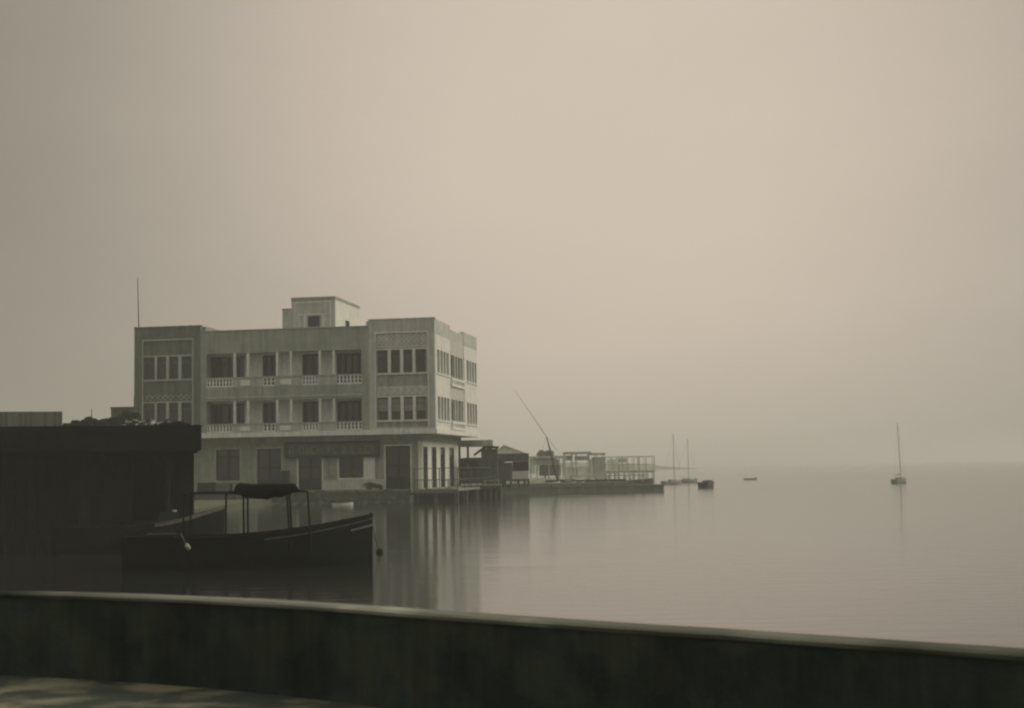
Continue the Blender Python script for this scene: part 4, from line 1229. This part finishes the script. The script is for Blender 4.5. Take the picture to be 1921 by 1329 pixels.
Yb = 150.0
g = thing('louvred_block', 'distant dark block with vertical slats rising over the boathouse roof at the left edge', 'building', (0, 0, 0))
x0, x1 = at(-60, 780, Yb).x, at(117, 780, Yb).x; z1 = at(80, 773, Yb).z
MB().box(x0, x1, Yb, Yb + 9, 1.18, z1).build('body', M['far_building'], g)
gx0, gyb = x1, Yb
x = x0 + .3; random.seed(2)
while x < x1 - .3:
    MB().box(x, x + .32, Yb - .12, Yb - .004, z1 - 3.0, z1 - .1 + random.uniform(-.12, .1)).build('slat', M['slat' if random.random() > .3 else 'far_building'], g)
    x += .48
for ch in list(g.children): ch.data.transform(Matrix.Translation((-gx0, -gyb, 0)))
g.location = (gx0, gyb, 0); g.rotation_euler[2] = math.radians(20)
g = thing('small_outbuilding', 'small pale flat roofed outbuilding against the left end of the three-storey building', 'building', (0, 0, 0))
x0, x1 = at(208, 780, 146).x, at(256, 780, 146).x; z1 = at(230, 766, 146).z
MB().holed(x0, x1, 1.2, z1, 146, 146.25, [(x0 + .6, x0 + 1.4, 4.5, 6.0)]).build('front_wall', M['far_building'], g)
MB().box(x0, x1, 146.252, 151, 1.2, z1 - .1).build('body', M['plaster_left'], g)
MB().box(x0 - .08, x1 + .05, 145.9, 151.1, z1 + .002, z1 + .12).build('coping', M['far_building'], g)
w = MB().holed(x0 + .603, x0 + 1.397, 4.503, 5.997, 146.1, 146.15, [(x0 + .68, x0 + 1.32, 4.6, 5.9)]).build('window', M['dark_wood'], g)
MB().box(x0 + .62, x0 + 1.38, 146.16, 146.17, 4.52, 5.98).build('pane', M['glass'], w)
pb_ = at(173, 790, 120)
o = MB().tube((0, 0, 0), (-.05, 0, at(173, 767, 120).z - .6), .05, .035, 7).build('utility_pole', M['mid_wood'])
o.location = (pb_.x, 120, .6)
tag(o, 'thin bare pole standing among the low trees behind the boathouse', 'pole')

# ---------------------------------------------------------------- near sea wall and promenade
line = [(-16, 17.2), (-9, 14.1), (-4.12, 11.97), (-3.27, 11.62), (-2.09, 11.0), (-1.0, 10.2), (-.03, 9.3), (.89, 8.62), (2.43, 7.37), (5, 5.3), (9, 2.0), (14, -2.2), (30, -14)]
pts = []
for (xa, ya), (xb, yb) in zip(line, line[1:]):
    n = max(2, int(math.hypot(xb - xa, yb - ya) / .25))
    for i in range(n): pts.append((xa + (xb - xa) * i / n, ya + (yb - ya) * i / n))
pts.append(line[-1])
# smooth
for _ in range(6):
    pts = [pts[0]] + [((a[0] + b[0] * 2 + c[0]) / 4, (a[1] + b[1] * 2 + c[1]) / 4) for a, b, c in zip(pts, pts[1:], pts[2:])] + [pts[-1]]
def ribbon(offs_z, name, m, parent, jit=0.0, seed=0):
    """offs_z: closed profile of (offset toward the camera, z)"""
    mb = MB(); K = len(offs_z); vs = []
    for i, (x, y) in enumerate(pts):
        a = pts[max(0, i - 1)]; b = pts[min(len(pts) - 1, i + 1)]
        t = Vector((b[0] - a[0], b[1] - a[1])).normalized(); nrm_ = Vector((t.y, -t.x)) * 1.0
        if nrm_.y > 0: nrm_ = -nrm_
        for j, (o_, z_) in enumerate(offs_z):
            d = jit * noise.noise(Vector((x * 1.3, y * 1.3, j * 2.7 + seed)))
            d += jit * .5 * noise.noise(Vector((x * 6, y * 6, j * 1.7 + seed)))
            vs.append((x + nrm_.x * (o_ + d), y + nrm_.y * (o_ + d), z_ + d * .6))
    fs = []
    for i in range(len(pts) - 1):
        for j in range(K):
            k_ = (j + 1) % K
            fs.append((i * K + j, i * K + k_, (i + 1) * K + k_, (i + 1) * K + j))
    mb.add(vs, fs)
    return mb.build(name, m, parent)
sw = thing('sea_wall', 'dark low promenade wall with a worn pale top running across the foreground', 'wall', (0, 0, 0))
ribbon([(0.03, -1.2), (0.03, 1.99), (.196, 2.02), (.196, 1.2)], 'body', M['sea_wall'], sw, .0, 4)
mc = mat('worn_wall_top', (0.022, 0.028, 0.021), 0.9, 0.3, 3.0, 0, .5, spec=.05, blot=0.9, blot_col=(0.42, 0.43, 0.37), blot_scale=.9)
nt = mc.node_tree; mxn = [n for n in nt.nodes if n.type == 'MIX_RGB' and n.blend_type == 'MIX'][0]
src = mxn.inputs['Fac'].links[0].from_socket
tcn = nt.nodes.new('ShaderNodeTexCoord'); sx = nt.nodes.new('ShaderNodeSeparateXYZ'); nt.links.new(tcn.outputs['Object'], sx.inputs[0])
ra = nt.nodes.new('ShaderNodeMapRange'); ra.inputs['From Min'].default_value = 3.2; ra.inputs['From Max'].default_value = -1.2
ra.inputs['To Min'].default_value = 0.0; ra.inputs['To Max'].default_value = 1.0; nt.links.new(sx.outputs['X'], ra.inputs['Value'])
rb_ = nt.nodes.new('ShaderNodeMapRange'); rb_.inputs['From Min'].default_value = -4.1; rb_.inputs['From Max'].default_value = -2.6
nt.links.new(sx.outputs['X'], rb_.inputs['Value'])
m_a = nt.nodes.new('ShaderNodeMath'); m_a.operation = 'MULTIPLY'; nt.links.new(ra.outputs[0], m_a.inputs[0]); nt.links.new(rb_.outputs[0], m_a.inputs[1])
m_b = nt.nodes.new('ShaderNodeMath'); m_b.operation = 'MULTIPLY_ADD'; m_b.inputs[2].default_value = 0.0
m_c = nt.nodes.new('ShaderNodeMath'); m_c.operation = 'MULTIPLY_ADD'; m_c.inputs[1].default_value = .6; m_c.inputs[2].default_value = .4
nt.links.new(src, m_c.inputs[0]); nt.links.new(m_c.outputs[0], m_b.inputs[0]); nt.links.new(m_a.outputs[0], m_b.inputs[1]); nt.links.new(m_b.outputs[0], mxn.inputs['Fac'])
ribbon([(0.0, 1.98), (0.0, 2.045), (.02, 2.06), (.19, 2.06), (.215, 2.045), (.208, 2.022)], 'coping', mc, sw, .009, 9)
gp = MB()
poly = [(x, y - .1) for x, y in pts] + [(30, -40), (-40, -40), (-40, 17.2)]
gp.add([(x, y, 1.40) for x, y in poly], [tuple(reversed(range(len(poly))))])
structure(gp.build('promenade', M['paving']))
